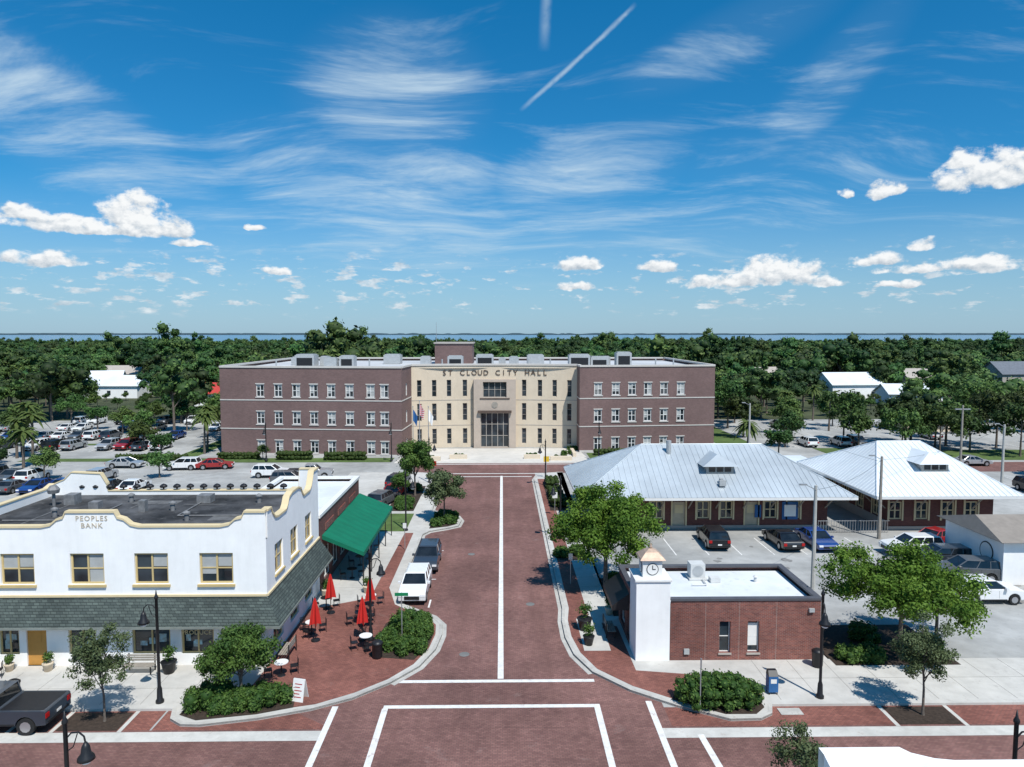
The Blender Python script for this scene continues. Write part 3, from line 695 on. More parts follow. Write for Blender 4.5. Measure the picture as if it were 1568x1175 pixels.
D_.ob(Pf,dr[0]+.35,dr[1]-.35,-.1,-.085,1.4,2.1)
for o in up: Fr.ob(Pf,o[0]-.1,o[1]+.1,.003,.12,o[2]-.14,o[2]-.01)
su=[(y-.75-Y0,y+.75-Y0,4.72,6.45) for y in (40.4,43.4,46.6)]
sg=[(y-.9-Y0,y+.9-Y0,.75,2.5) for y in (40.0,43.2,46.4)]
wall(W,Ps,0,7.2,su+sg,.16)
for o in su+sg: window(Ps,o,G,Fr,.16,.09,2,2,bb=BL if o in su else None)
for o in su: Fr.ob(Ps,o[0]-.1,o[1]+.1,.003,.1,o[2]-.12,o[2]-.01)
wall(W,Pb,0,7.2,[],.1); wall(W,Pl,0,7.2,[],.1)
pf=[(0,8.7),(1.0,8.7),(1.15,8.45),(1.5,8.35),(1.8,8.05),(2.3,7.9),(6.3,7.9),(6.8,8.0),(7.15,8.3),(7.5,8.4),(7.65,8.72),(10.3,8.72),(10.45,8.4),(10.8,8.3),(11.15,8.0),(11.6,7.9),(16.0,7.9),(16.5,8.0),(16.85,8.3),(17.2,8.38),(17.35,8.7),(18.5,8.7)]
parapet(W,C_,Pf,pf,7.2)
ps=[(.3,8.7),(.95,8.7),(1.1,8.4),(1.6,8.0),(2.1,7.9),(3.6,7.9),(3.9,8.1),(4.2,8.5),(4.9,8.68),(6.2,8.68),(6.8,8.5),(7.1,8.1),(7.4,7.9),(8.8,7.9),(9.2,8.1),(9.5,8.5),(9.8,9.0),(11.0,9.0)]
parapet(W,C_,Ps,ps,7.2)
parapet(W,C_,Pb,[(.3,9.0),(1.2,9.0),(1.3,7.5),(14.5,7.5),(14.6,8.0),(15.0,8.7),(17,8.8),(17.5,8.3),(18.2,8.0)],7.2,cap=.08)
parapet(W,C_,Pl,[(.3,8.0),(1,7.8),(10.7,7.8)],7.2,cap=.08)
C_.ob(Pf,-.0,18.5,.003,.09,4.02,4.14); C_.ob(Ps,0.0,11,.003,.09,4.02,4.14)
W.obj('walls',m_white,bk); G.obj('window_glass',m_glass,bk); Fr.obj('window_frames',m_ywin,bk); C_.obj('yellow_trim',m_cream,bk); D_.obj('door',m_door,bk); BL.obj('window_blinds',m_blind,bk); PO.obj('window_posters',m_poster,bk)
B().sheet(X0+.3,X1-.3,Y0+.3,Y1-.3,7.24).obj('roof',m_roofblk,bk)
b=B(); o=.95
a0=(X0,Y0-.02,3.98);a1=(X1+.02,Y0-.02,3.98);a2=(X1+.02,Y1,3.98)
c0=(X0,Y0-o,2.68);c1=(X1+o,Y0-o,2.68);c2_=(X1+o,Y1,2.68)
b.q(c0,c1,a1,a0); b.q(c1,c2_,a2,a1)
b.obj('shingle_awning',m_shing,bk)
b=B(); b.q((X0,Y0-o+.02,2.66),(X1+o-.02,Y0-o+.02,2.66),(X1+o-.02,Y1,2.66),(X1,Y1,2.66),(X1,Y0,2.66),(X0,Y0,2.66))
b.box(X0,X1+o+.02,Y0-o-.03,Y0-o+.03,2.55,2.68); b.box(X1+o-.03,X1+o+.03,Y0-o+.03,Y1,2.55,2.68); b.obj('awning_soffit',M('awning_fascia',(.2,.22,.2),.8),bk)
b=B()
for x,y in ((-27.5,43),(-21,44.5),(-19,42),(-24.8,46.8),(-16.2,46.5),(-23.2,41)): b.lathe((x,y,7.24),[(.14,0),(.14,.4),(.22,.42),(.22,.52),(.05,.62)],10)
b.box(-28.8,-28.1,46,46.8,7.24,7.9); b.box(-22.9,-22.5,44,44.4,7.24,8.0); b.box(-20.3,-19.4,46.4,47.2,7.24,7.75); b.box(-26.5,-25.9,44.8,45.4,7.24,7.7); b.lathe((-29.3,45.8,7.24),[(.1,0),(.1,.8),(.32,.85),(.38,1.1),(.2,1.35)],12)
b.path([(-30,42,7.3),(-25,42,7.3),(-25,46,7.3)],.04); b.path([(-20,46.4,7.3),(-20,43,7.3),(-15,43,7.3)],.04)
b.obj('roof_vents',M('weathered_vent_metal',(.22,.22,.22),.6,.3,3,metal=.2),bk)
b=B()
for i in range(16):
    x=-29.3+i*.93; b.lathe((x,Y1-.15,7.58),[(.05,0),(.06,.12),(.24,.16),(.26,.26),(.16,.36),(.03,.42)],10)
b.obj('parapet_finials',m_black,bk)
b=B()
for x0,y0,w_,h_ in ((-26,41,5,.12),(-24,45,.12,3),(-19,41.5,3.5,.1),(-17.8,42,1.8,1.1),(-21,46,2.8,.1),(-28.5,40,.1,6),(-16,43.5,2,.8),(-24.5,46.2,3,.9)): b.box(x0,x0+w_,y0,y0+h_,7.243,7.26)
b.obj('roof_patches',M('old_patches',(.13,.13,.13),.9,.35,2),bk)
def text(name,body,loc,size,mat,parent,rot=(R(90),0,0),sx=1,ex=.02,sp=1):
    c=bpy.data.curves.new(name,'FONT'); c.body=body; c.size=size; c.align_x='CENTER'; c.align_y='CENTER'; c.extrude=ex; c.space_character=sp; c.resolution_u=2
    c.materials.append(mat); o=bpy.data.objects.new(name,c); coll.objects.link(o); o.parent=parent; o.matrix_parent_inverse=Matrix.Translation(-parent.location)
    o.location=loc; o.rotation_euler=rot; o.scale=(sx,1,1); return o
m_let=M('letter_paint',(.5,.43,.33),.7)
text('lettering','PEOPLES\nBANK',(-22.45,Y0-.02,8.2),.40,m_let,bk,sp=1.2,ex=.008)
text('window_lettering','PRODUCE',(-16.9,Y0-.1,2.0),.36,M('gold_letter',(.6,.5,.3),.6),bk,ex=.01)

sb=empty('brick_shop_building',(-16,56,0))
W=B();G=B();Fr=B()
Pq=frame((-13,49.25),(-13,63.2)); ops=[(1.2+i*2.6,3.0+i*2.6,.6,2.9) for i in range(5)]
wall(W,Pq,0,5.4,ops,.15); 
for o in ops: window(Pq,o,G,Fr,.15,.08,2,1)
wall(W,frame((-13,63.2),(-20,63.2)),0,5.4,[(1,2.6,1,2.6),(4,5.6,1,2.6)],.15); wall(W,frame((-20,63.2),(-20,49.25)),0,5.4,[])
G.q((-14,63.1,1),(-18.6,63.1,1),(-18.6,63.1,2.6),(-14,63.1,2.6))
W.obj('walls',brickmat('shop_brick',(.19,.065,.05),(.13,.045,.038),(.16,.11,.1),.22,.075),sb); G.obj('window_glass',m_glass,sb); Fr.obj('window_frames',m_wframe,sb)
B().sheet(-19.7,-13.3,49.3,62.9,5.2).obj('roof',m_roofw,sb)
b=B(); b.box(-13.35,-12.92,49.3,63.3,5.4,5.62); b.box(-20.1,-13.35,62.9,63.3,5.4,5.62); b.box(-20.1,-19.65,49.3,62.9,5.4,5.62); b.obj('parapet_cap',m_wframe,sb)
b=B()
for i in range(3): b.box(-13+.003,-12.93,51+i*4,53.5+i*4,4.1,4.6)
b.obj('brick_panels',m_redbr,sb)
aw=empty('green_awning',(-11.5,57,0),0,None)
b=B(); n=14
for i in range(n):
    y0_=50+i*13.4/n; y1_=50+(i+1)*13.4/n; ym_=(y0_+y1_)/2
    for ya,yb_,za,zb_ in ((y0_,ym_,0,-.05),(ym_,y1_,-.05,0)):
        b.q((-10,ya,2.75),(-10,yb_,2.75),(-11.5,yb_,3.38+zb_),(-11.5,ya,3.38+za)); b.q((-11.5,ya,3.38+za),(-11.5,yb_,3.38+zb_),(-12.98,yb_,4.0),(-12.98,ya,4.0))
b.q((-10,50,2.75),(-12.98,50,4.0),(-12.98,50,3.7),(-10,50,2.45)); b.q((-10,63.4,2.75),(-12.98,63.4,4.0),(-12.98,63.4,3.7),(-10,63.4,2.45))
for i in range(27):
    y0_=50+i*13.4/27; y1_=y0_+13.4/27; b.q((-10,y0_,2.75),(-10,y1_,2.75),(-9.98,y1_-.03,2.45),(-9.98,y0_+.03,2.45))
b.obj('canvas',m_green,aw)
b=B()
for y in np.linspace(50.2,63.2,5): b.tube((-10.1,y,.12),(-10.1,y,2.72),.04); b.tube((-10.1,y,2.62),(-12.95,y,3.8),.025)
b.tube((-10.1,50.1,2.66),(-10.1,63.3,2.66),.03); b.obj('frame_posts',m_black,aw)

# ------------------------------------------------------------------ CITY HALL
ch=empty('city_hall',(-5,120,0))
W=B();G=B();Fr=B();Cp=B();T=B();Gy=B();BL=B()
HT=13.3
def bandcap(P,zs=((8.32,8.48),(3.95,4.1)),cap=True,e0=0,e1=0):
    for a,c in zs: Cp.ob(P,0.01,P[3]-.01,.003,.06,a,c)
    if cap: Cp.ob(P,-e0,P[3]+e1,-.4,.12,HT+.002,HT+.28)
PL=frame((-43,107.6),(-15,104.8))
ops=[]
for x in (-36.7,-33.9,-31.1,-28.4,-25.7,-22.9,-19.7,-17.6):
    s=(x+43)/28*PL[3]
    for a,c in ((.35,2.25),(4.75,6.65),(8.9,10.8)): ops.append((s-.62,s+.62,a,c))
wall(W,PL,0,HT,ops,.18)
PR=frame((12.0,108.6),(33.6,110.6)); opr=[]
for x in (14.9,17.7,20.3,22.8,25.4,28.1):
    s=(x-12)/21.6*PR[3]
    for a,c in ((.35,2.25),(4.75,6.65),(8.9,10.8)): opr.append((s-.62,s+.62,a,c))
wall(W,PR,0,HT,opr,.18)
for P_,oo in ((PL,ops),(PR,opr)):
    for o in oo:
        window(P_,o,G,Fr,.18,.11,2,2,.08,bb=BL)
        Cp.ob(P_,o[0]-.12,o[1]+.12,.003,.1,o[2]-.16,o[2]-.005); Cp.ob(P_,o[0]-.1,o[1]+.1,.003,.06,o[3]+.005,o[3]+.16)
    bandcap(P_)
    Cp.ob(P_,0.01,P_[3]-.01,.003,.05,0,.3)
sides=[frame((-15,104.8),(-14.5,112.5)),frame((12,112.5),(12,108.6)),frame((33.6,110.6),(33.6,145)),frame((33.6,145),(-43,145)),frame((-43,145),(-43,107.6))]
for i,P_ in enumerate(sides):
    oo=[]
    n=int(P_[3]/4.2)
    for k in range(n):
        s=(k+.5)*P_[3]/n
        for a,c in ((.35,2.25),(4.75,6.65),(8.9,10.8)): oo.append((s-.62,s+.62,a,c))
    wall(W,P_,0,HT,oo,.18)
    for o in oo: window(P_,o,G,Fr,.18,.12,2,2,.08)
    bandcap(P_,e0=-.42,e1=-.42)
W.obj('brick_walls',m_chbr,ch)
def arc(x): return 112.5+1.6*(1-((x+1.25)/13.25)**2)
xs=[-14.5,-12.1,-9.8,-7.4,-4.7,2.2,4.9,7.3,9.6,12.0]
def arcwall(x):
    for i in range(9):
        if xs[i]<=x<=xs[i+1]:
            ya=arc(xs[i]);yb=arc(xs[i+1]); t=(x-xs[i])/(xs[i+1]-xs[i]); return ya+(yb-ya)*t, math.atan2(yb-ya,xs[i+1]-xs[i])
for i in range(9):
    P_=frame((xs[i],arc(xs[i])),(xs[i+1],arc(xs[i+1]))); oo=[]
    if i!=4:
        m_=P_[3]/2
        oo=[(m_-.36,m_+.36,a,c) for a,c in ((.6,3.1),(4.4,7.2),(8.3,11.0))]
        wall(T,P_,0,HT,oo,.22)
        for o in oo: window(P_,o,G,Gy,.22,.06,1,3,.06)
        for a,c in ((3.6,3.68),(7.7,7.78)): Gy.ob(P_,0.005,P_[3]-.005,.003,.035,a,c)
    else: wall(T,P_,10.95,HT,[],.2)
    Cp.ob(P_,.0,P_[3],-.4,.14,HT+.002,HT+.3)
T.obj('tan_facade',m_chtan,ch)
Pp=frame((-4.6,112.9),(2.2,112.9)); S=B()
oo=[(1.1,5.7,.1,5.7),(1.5,5.3,8.2,10.7)]
wall(S,Pp,0,11.1,oo,.5)
wall(S,frame((-4.6,114.2),(-4.6,112.9)),0,11.1,[]); wall(S,frame((2.2,112.9),(2.2,114.2)),0,11.1,[])
S.q((-4.6,112.9,11.1),(2.2,112.9,11.1),(2.2,114.1,11.1),(-4.6,114.1,11.1))
S.obj('portal',M('portal_stone',(.46,.38,.31),.85,.06),ch)
window(Pp,oo[0],G,Gy,.5,.10,5,3,.12); window(Pp,oo[1],G,Gy,.5,.08,4,2,.1)
b=B(); b.ob(Pp,.7,6.1,.003,.5,5.75,6.1); b.ob(Pp,1.0,5.8,.003,.08,7.9,8.1); b.obj('portal_canopy',M('bronze',(.1,.07,.055),.6),ch)
b=B(); c=pt(Pp,3.4,.003,7.0); n=24
b.hexa([(c[0]+.5*math.cos(2*math.pi*i/n),c[1],c[2]+.5*math.sin(2*math.pi*i/n)) for i in range(n)],[(c[0]+.5*math.cos(2*math.pi*i/n),c[1]-.06,c[2]+.5*math.sin(2*math.pi*i/n)) for i in range(n)]); b.obj('city_seal',m_wood,ch)
G.obj('window_glass',m_glass,ch); Fr.obj('window_frames',m_wframe,ch); Cp.obj('stone_trim',m_cap,ch); Gy.obj('grey_mullions',m_chgrey,ch); BL.obj('window_blinds',m_blind,ch)
m_brz=M('bronze_letters',(.10,.065,.045),.5)
txt='ST CLOUD CITY HALL'
for i,cc in enumerate(txt):
    if cc==' ': continue
    x=-9.3+i*(16.2/(len(txt)-1)); yw,an=arcwall(x)
    text('letter_'+cc.lower(),cc,(x,yw-.07,12.1),1.2,m_brz,ch,rot=(R(90),0,an),ex=.05)
B().q((-42.9,107.7,12.9),(-15.1,104.9,12.9),(-14.6,112.6,12.9),(-1.2,114.1,12.9),(11.9,112.6,12.9),(12.1,108.7,12.9),(33.5,110.7,12.9),(33.5,144.9,12.9),(-42.9,144.9,12.9)).obj('roof',m_chroof,ch)
b=B()
for x,y,a,c,h in ((-33,118,3.2,3,1.9),(-28.5,117,2,2,1.4),(-26,118,2.4,2.5,1.7),(-30.5,121,1.5,2,1.5),(-3.0,121,3,2.6,1.8),(2,119,1.6,2,1.5),(0,122,1.2,1.2,1.2),(13,118,3.5,2.6,1.9),(16.5,119,3,2.5,1.5),(21,121,2.6,2.4,2.2),(18.5,124,1.2,1.2,1.4),(-8,120,2.6,2.4,1.6),(-36,124,2,2,1.3),(-20,128,3,3,1.6),(6,126,3,3,1.6),(-13.5,124,1.8,1.8,1.4)):
    b.box(x-a/2,x+a/2,y,y+c,12.95,12.95+h); b.box(x-a/2+.2,x+a/2-.2,y+.2,y+c-.2,12.95+h+.002,12.95+h+.15)
for x,y in ((-38,119),(-22,117),(8,117),(26,119),(30,123),(-10,117.5),(4.5,120)): b.tube((x,y,12.9),(x,y,14.2),.12,.12,8)
b.obj('rooftop_units',m_hvac,ch)
b=B()
for x,y,a,h in ((-33,118,2.6,1.3),(-26,118,1.8,1.1),(13,118,2.9,1.3),(16.5,119,2.3,.9),(21,121,2.0,1.5),(-3,121,2.4,1.2),(-8,120,2.0,1.0)):
    b.box(x-a/2,x+a/2,y-.03,y-.003,13.1,13.1+h)
b.obj('unit_louvres',m_black,ch)
b=B(); b.box(-12.2,-5.4,128,136,12.95,16.6); b.obj('penthouse',m_chbr,ch)
b=B(); b.box(-12.4,-5.2,127.8,136.2,16.602,16.85); b.obj('penthouse_cap',m_chgrey,ch)
b=B(); b.tube((-12,129,16.6),(-12,129,20.5),.05,.03,6); b.obj('antenna_mast',m_steel,ch)
def planter_wall(x0,x1,y0,y1):
    e=empty('planter_wall',((x0+x1)/2,y0,0)); B().box(x0,x1,y0,y1,0,.6).obj('wall',m_chtan,e,bevel=.03)
for a in ((-12.5,-9,101.5,102.1),(-7.8,-5.2,103,103.5),(3.2,5.6,103,103.5),(7,10.2,101.5,102.1),(-13.5,-13,104.5,109),(10.6,11.1,104.5,109)): planter_wall(*a)
for i,(x,y) in enumerate([(-10.7,103),(8.6,103),(-12.2,106.5),(10,106.8),(-6.5,104.2),(4.5,104.2),(-13.8,110.5),(11.2,110.8)]): bush('shrub',x,y,1.2,.6,.9,m_leafB,850+i,700,.14,0,14)
def flagpole(x,y,h,cols):
    e=empty('flagpole',(x,y,0)); b=B(); b.tube((0,0,0),(0,0,h),.08,.04,8); b.lathe((0,0,h),[(.02,0),(.1,.08),(.1,.14),(.02,.22)],8); put(b.mesh('pole',m_steel),'pole',e)
    f=B();n=6
    for i in range(n):
        a=i/n;c=(i+1)/n
        f.q((.05+a*.7,.15*math.sin(a*6),h-.3-a*1.1),(.05+c*.7,.15*math.sin(c*6),h-.3-c*1.1),(.05+c*.5,.1*math.sin(c*6),h-2.0-c*.8),(.05+a*.5,.1*math.sin(a*6),h-2.0-a*.8))
    put(f.mesh('flag',cols),'flag',e)
m_flag=brickmat('flag_stripes',(.5,.03,.04),(.5,.03,.04),(.7,.7,.7),5,.3,'wall',.08,.05)
flagpole(-12.2,103.5,8.5,m_flag); flagpole(-11.0,104.5,7.5,m_white); flagpole(-13.3,104.5,7.5,m_blue)

# ------------------------------------------------------------------ DEPOTS
m_cdoor=M('cream_door',(.5,.42,.3),.6)
def depot(name,x0,x1,y0,y1,ze,zr,rx0,rx1,mroof,ov,dormx,openings):
    e=empty(name,((x0+x1)/2,(y0+y1)/2,0)); ym=(y0+y1)/2
    r=B(); A=(x0,y0,ze);Bb=(x1,y0,ze);Cc=(x1,y1,ze);Dd=(x0,y1,ze);Ra=(rx0,ym,zr);Rb=(rx1,ym,zr)
    r.q(A,Bb,Rb,Ra); r.q(Bb,Cc,Rb); r.q(Cc,Dd,Ra,Rb); r.q(Dd,A,Ra); r.obj('roof',mroof,e)
    s=B()
    for x in np.arange(x0+.4,x1,.55):
        t=min(1,(x-x0)/(rx0-x0),(x1-x)/(x1-rx1))
        if t<.03: continue
        for ya in (y0,y1): s.tube((x,ya,ze+.02),(x,ya+(ym-ya)*t,ze+(zr-ze)*t+.02),.03,.03,4)
    for y in np.arange(y0+.4,y1,.55):
        t=1-abs(y-ym)/(ym-y0)
        s.tube((x0,y,ze+.02),(x0+(rx0-x0)*t,y,ze+(zr-ze)*t+.02),.03,.03,4); s.tube((x1,y,ze+.02),(x1+(rx1-x1)*t,y,ze+(zr-ze)*t+.02),.03,.03,4)
    s.tube(Ra,Rb,.1,.1,6)
    for p_,q_ in ((A,Ra),(Dd,Ra),(Bb,Rb),(Cc,Rb)): s.tube(p_,q_,.08,.08,6)
    s.obj('roof_seams',mroof,e)
    f=B(); f.box(x0,x1,y0-.04,y0+.04,ze-.25,ze-.02); f.box(x0-.04,x0+.04,y0+.05,y1-.05,ze-.25,ze-.02); f.box(x1-.04,x1+.04,y0+.05,y1-.05,ze-.25,ze-.02); f.box(x0,x1,y1-.04,y1+.04,ze-.25,ze-.02)
    f.obj('eave_fascia',m_wframe,e)
    B().sheet(x0+.05,x1-.05,y0+.05,y1-.05,ze-.1).obj('soffit',m_wood,e)
    wx0,wx1,wy0,wy1=x0+ov,x1-ov*.6,y0+ov,y1-ov; zt=ze-.11
    W=B();U=B();G=B();Fr=B();D=B()
    walls=[frame((wx0,wy0),(wx1,wy0)),frame((wx1,wy0),(wx1,wy1)),frame((wx1,wy1),(wx0,wy1)),frame((wx0,wy1),(wx0,wy0))]
    for k,P_ in enumerate(walls):
        oo=[]; dd=[]
        if k==0:
            for x,t in openings:
                s_=x-wx0
                if t=='w': oo.append((s_-.6,s_+.6,1.0,2.7))
                elif t=='d': dd.append((s_-.6,s_+.6,.12,2.6))
        else: oo=[(t-.6,t+.6,1,2.7) for t in np.arange(2,P_[3]-1,3)]
        wall(W,P_,0,zt,oo+dd,.15)
        for o in oo:
            window(P_,o,G,Fr,.15,.12,2,2,.08)
            Fr.ob(P_,o[0]-.15,o[0]-.003,.003,.06,o[2]-.1,o[3]+.15); Fr.ob(P_,o[1]+.003,o[1]+.15,.003,.06,o[2]-.1,o[3]+.15)
        for o in dd: D.ob(P_,o[0]+.003,o[1]-.003,-.15,-.08,.12,2.6); Fr.ob(P_,o[0]+.2,o[1]-.2,-.08,-.07,1.5,2.3); Fr.ob(P_,o[0]-.15,o[0]-.003,.003,.06,.1,2.75); Fr.ob(P_,o[1]+.003,o[1]+.15,.003,.06,.1,2.75)
        U.ob(P_,.01,P_[3]-.01,.003,.07,.02,.9 if k else .35); U.ob(P_,.01,P_[3]-.01,.003,.05,2.9,3.0)
    W.obj('walls',m_depbr,e);U.obj('stone_base',m_chgrey,e);G.obj('window_glass',m_glass,e);Fr.obj('window_surrounds',m_cream,e);D.obj('doors',m_cdoor,e)
    br=B()
    for x in np.arange(wx0+.3,wx1,2.6):
        br.tube((x,wy0,2.0),(x,wy0-ov*.75,zt),.07,.07,4); br.tube((x,wy0-.02,zt-.05),(x,y0+.1,zt-.05),.06,.06,4)
    for y in np.arange(wy0+.3,wy1,2.6): br.tube((wx0,y,2.0),(wx0-ov*.75,y,zt),.07,.07,4)
    br.obj('eave_brackets',m_wood,e)
    dx=dormx; yd=y0+(ym-y0)*.42; zd=ze+(zr-ze)*.42; hw=1.3; hh=.85
    dm=B(); dm.q((dx-hw,yd,zd-.1),(dx+hw,yd,zd-.1),(dx+hw,yd,zd+hh),(dx-hw,yd,zd+hh))
    yb=yd+(ym-y0)*hh/(zr-ze); dm.q((dx-hw,yd,zd),(dx-hw,yd,zd+hh),(dx-hw,yb,zd+hh)); dm.q((dx+hw,yd,zd),(dx+hw,yb,zd+hh),(dx+hw,yd,zd+hh)); dm.obj('dormer_walls',m_chgrey,e)
    dg=B(); 
    for k in (-1,0,1): dg.box(dx+k*.75-.3,dx+k*.75+.3,yd-.03,yd-.003,zd+.2,zd+.72)
    dg.obj('dormer_windows',m_glass,e)
    dr=B(); h2=zd+hh; o=.45; pk=h2+.85; yr=y0+(ym-y0)*(pk-ze)/(zr-ze)
    ypk=yd+1.0
    a_=(dx-hw-o,yd-o,h2-.08);b_=(dx+hw+o,yd-o,h2-.08);p1=(dx,ypk,pk);p2=(dx,yr+.2,pk); c_=(dx+hw+o,yb+.2,h2-.08);d_=(dx-hw-o,yb+.2,h2-.08)
    dr.q(a_,b_,p1); dr.q(b_,c_,p2,p1); dr.q(d_,a_,p1,p2); dr.q(a_,d_,c_,b_); dr.obj('dormer_roof',mroof,e)
    return e
dp=depot('train_depot',6.9,32.4,62.8,77.8,3.6,7.3,14.0,26.2,m_metal,2.6,20.7,[(11.2,'w'),(14.6,'w'),(16.7,'d'),(19,'w'),(21.2,'w'),(23.6,'d'),(25.4,'w'),(27.6,'w')])
b=B(); b.tube((16.5,69,6.3),(16.5,69,7.9),.25,.25,10); b.tube((20.4,64.6,4.1),(20.4,64.6,5.0),.2,.2,10); b.box(20.1,20.7,64.0,64.4,4.4,4.9); b.obj('roof_flues',m_hvac,dp)
b=B(); P_=frame((9.5,65.4),(29,65.4)); b.ob(P_,17.0,18.5,.01,.06,.9,2.6); b.ob(P_,14.4,15.0,.01,.06,1.1,2.3); b.obj('wall_mural',m_blue,dp)
B().ob(P_,17.2,18.3,.062,.09,1.2,2.3).obj('mural_panel',m_white,dp)
depot('train_depot',34.0,47.6,62.6,80,3.7,7.4,38.5,43.0,m_metalw,2.2,41.5,[(37,'w'),(39.5,'w'),(42,'w'),(44.2,'w')])
cn=empty('covered_walkway',(33.4,79,0)); b=B(); b.hexa([(30.2,73,3.25),(37,73,3.25),(37,86,3.25),(30.2,86,3.25)],[(30.2,73,3.4),(37,73,3.4),(37,86,3.4),(30.2,86,3.4)]); b.obj('roof',m_metalw,cn)
b=B(); [b.tube((x,y,0),(x,y,3.25),.08) for x in (30.5,36.7) for y in (73.3,79,85.7)]; b.obj('posts',m_wood,cn)
fe=empty('metal_fence',(31,65,0)); b=B()
for x in np.arange(29.3,36,.25): b.box(x,x+.03,63.9,63.93,0,1.2)
b.box(29.3,36,63.89,63.94,1.1,1.15); b.box(29.3,36,63.89,63.94,.15,.2); b.obj('bars',m_steel,fe)

# ------------------------------------------------------------------ brick clock building
cb_=empty('brick_clock_building',(12.7,41,0)); W=B();G=B();Fr=B()
x0,x1,y0,y1=7.5,17.9,38.35,44.2
P_=frame((9.42,y0),(x1,y0)); oo=[(12.2-9.42,12.82-9.42,.55,2.35),(13.8-9.42,14.45-9.42,.55,2.35)]
wall(W,P_,0,3.55,oo,.2)
for o in oo: window(P_,o,G,Fr,.2,.05,1,2)
Fr.ob(P_,oo[1][0]+.06,oo[1][1]-.06,-.19,-.17,.9,2.2)
wall(W,frame((x1,y0),(x1,y1)),0,3.55,[(1.5,2.4,1,2.2),(3.5,4.4,1,2.2)],.2); wall(W,frame((x1,y1),(x0,y1)),0,3.55,[])
Pl_=frame((x0,y1),(x0,y0)); ol=[(.6,2.2,.4,2.6),(2.9,4.6,.4,2.6)]; wall(W,Pl_,0,3.55,ol,.2)
for o in ol: window(Pl_,o,G,Fr,.2,.08,2,1)
G.q((x1-.15,y0+1.3,1),(x1-.15,y1-1,1),(x1-.15,y1-1,2.2),(x1-.15,y0+1.3,2.2))
W.obj('walls',m_redbr,cb_);G.obj('window_glass',m_glass,cb_);Fr.obj('window_frames',m_wframe,cb_)
B().sheet(x0+.2,x1-.2,y0+.2,y1-.2,3.3).obj('roof',m_roofw,cb_)
b=B(); b.box(9.43,x1+.08,y0-.06,y0+.3,3.552,3.68); b.box(x1-.28,x1+.08,y0+.3,y1-.3,3.552,3.68); b.box(x0-.06,x1+.08,y1-.3,y1+.06,3.552,3.68); b.box(x0-.06,x0+.26,y0+1.9,y1-.3,3.552,3.68); b.obj('parapet_cap',M('dark_cap',(.09,.09,.1),.5),cb_)
b=B()
for x in (11.4,13.3,15.4): b.box(x,x+.012,y0-.006,y0-.002,0,3.5)
for o in oo: b.ob(P_,o[0]-.06,o[1]+.06,.003,.07,o[2]-.1,o[2]-.005)
b.obj('expansion_joints',m_chgrey,cb_)
b=B(); b.box(17.2,17.5,y0-.14,y0-.003,2.9,3.1); b.box(10.2,10.5,y0-.1,y0-.003,.5,.8); b.obj('wall_fixtures',m_hvac,cb_)
b=B(); b.box(x0-.02,9.4,y0-.02,y0+1.85,0,4.65); b.obj('tower',m_white,cb_,bevel=.02)
b=B(); b.box(x0-.1,9.48,y0-.1,y0+1.93,4.652,4.78); b.box(7.9,9.0,y0+.35,y0+1.45,4.78,5.78); b.obj('clock_housing',m_wframe,cb_,bevel=.02)
b=B(); cx,cy=8.45,y0+.9
def fr_(r0,z0,r1,z1): b.hexa([(cx-r0,cy-r0,z0),(cx+r0,cy-r0,z0),(cx+r0,cy+r0,z0),(cx-r0,cy+r0,z0)],[(cx-r1,cy-r1,z1),(cx+r1,cy-r1,z1),(cx+r1,cy+r1,z1),(cx-r1,cy+r1,z1)])
fr_(.72,5.782,.66,5.88); fr_(.64,5.882,.36,6.15); fr_(.36,6.152,.12,6.3)
b.lathe((cx,cy,6.3),[(.07,0),(.1,.06),(.02,.3)],8); b.obj('copper_roof',m_copper,cb_)
def disc(b,c,r,ax,t=.02,n=24):
    c=Vector(c);u=Vector((1,0,0)) if ax=='y' else Vector((0,1,0)); nn=Vector((0,-t,0)) if ax=='y' else Vector((-t,0,0))
    ring=[c+u*r*math.cos(2*math.pi*i/n)+Vector((0,0,r*math.sin(2*math.pi*i/n))) for i in range(n)]
    b.hexa(ring,[p+nn for p in ring])
yc_=y0+.35
b=B(); disc(b,(cx,yc_-.003,5.25),.34,'y'); disc(b,(7.897,cy,5.25),.34,'x'); b.obj('clock_rim',m_black,cb_)
b=B(); disc(b,(cx,yc_-.025,5.25),.30,'y',.01); disc(b,(7.875,cy,5.25),.30,'x',.01); b.obj('clock_face',m_wframe,cb_)
b=B(); b.box(cx-.02,cx+.02,yc_-.05,yc_-.037,5.23,5.48); b.box(cx-.02,cx+.17,yc_-.05,yc_-.037,5.23,5.27); b.obj('clock_hands',m_black,cb_)
b=B(); ox=x0-.03
b.q((ox,40.4,3.2),(ox,44.1,3.2),(ox-1.0,44.1,2.5),(ox-1.0,40.4,2.5)); b.q((ox-1.0,40.4,2.5),(ox-1.0,44.1,2.5),(ox-1.0,44.1,2.2),(ox-1.0,40.4,2.2)); b.q((ox,40.4,3.2),(ox-1,40.4,2.5),(ox-1,40.4,2.2),(ox,40.4,2.2)); b.obj('side_awning',m_black,cb_)
b=B(); b.box(11.6,12.5,42.3,43.1,3.45,4.3); b.box(11.5,12.6,42.2,43.2,3.32,3.44); b.box(12.7,13.3,41.8,42.3,3.32,3.6); b.path([(12.3,42.5,3.4),(12.3,41.3,3.4),(11.4,41.3,3.4)],.04); b.lathe((15.5,42,3.3),[(.1,0),(.1,.3),(.16,.32),(.05,.42)],8); b.obj('rooftop_ac_unit',M('ac_cabinet',(.6,.6,.58),.5,.08),cb_)
b=B(); disc(b,(12.05,42.296,3.88),.34,'y'); b.obj('ac_fan_grille',m_hvac,cb_)

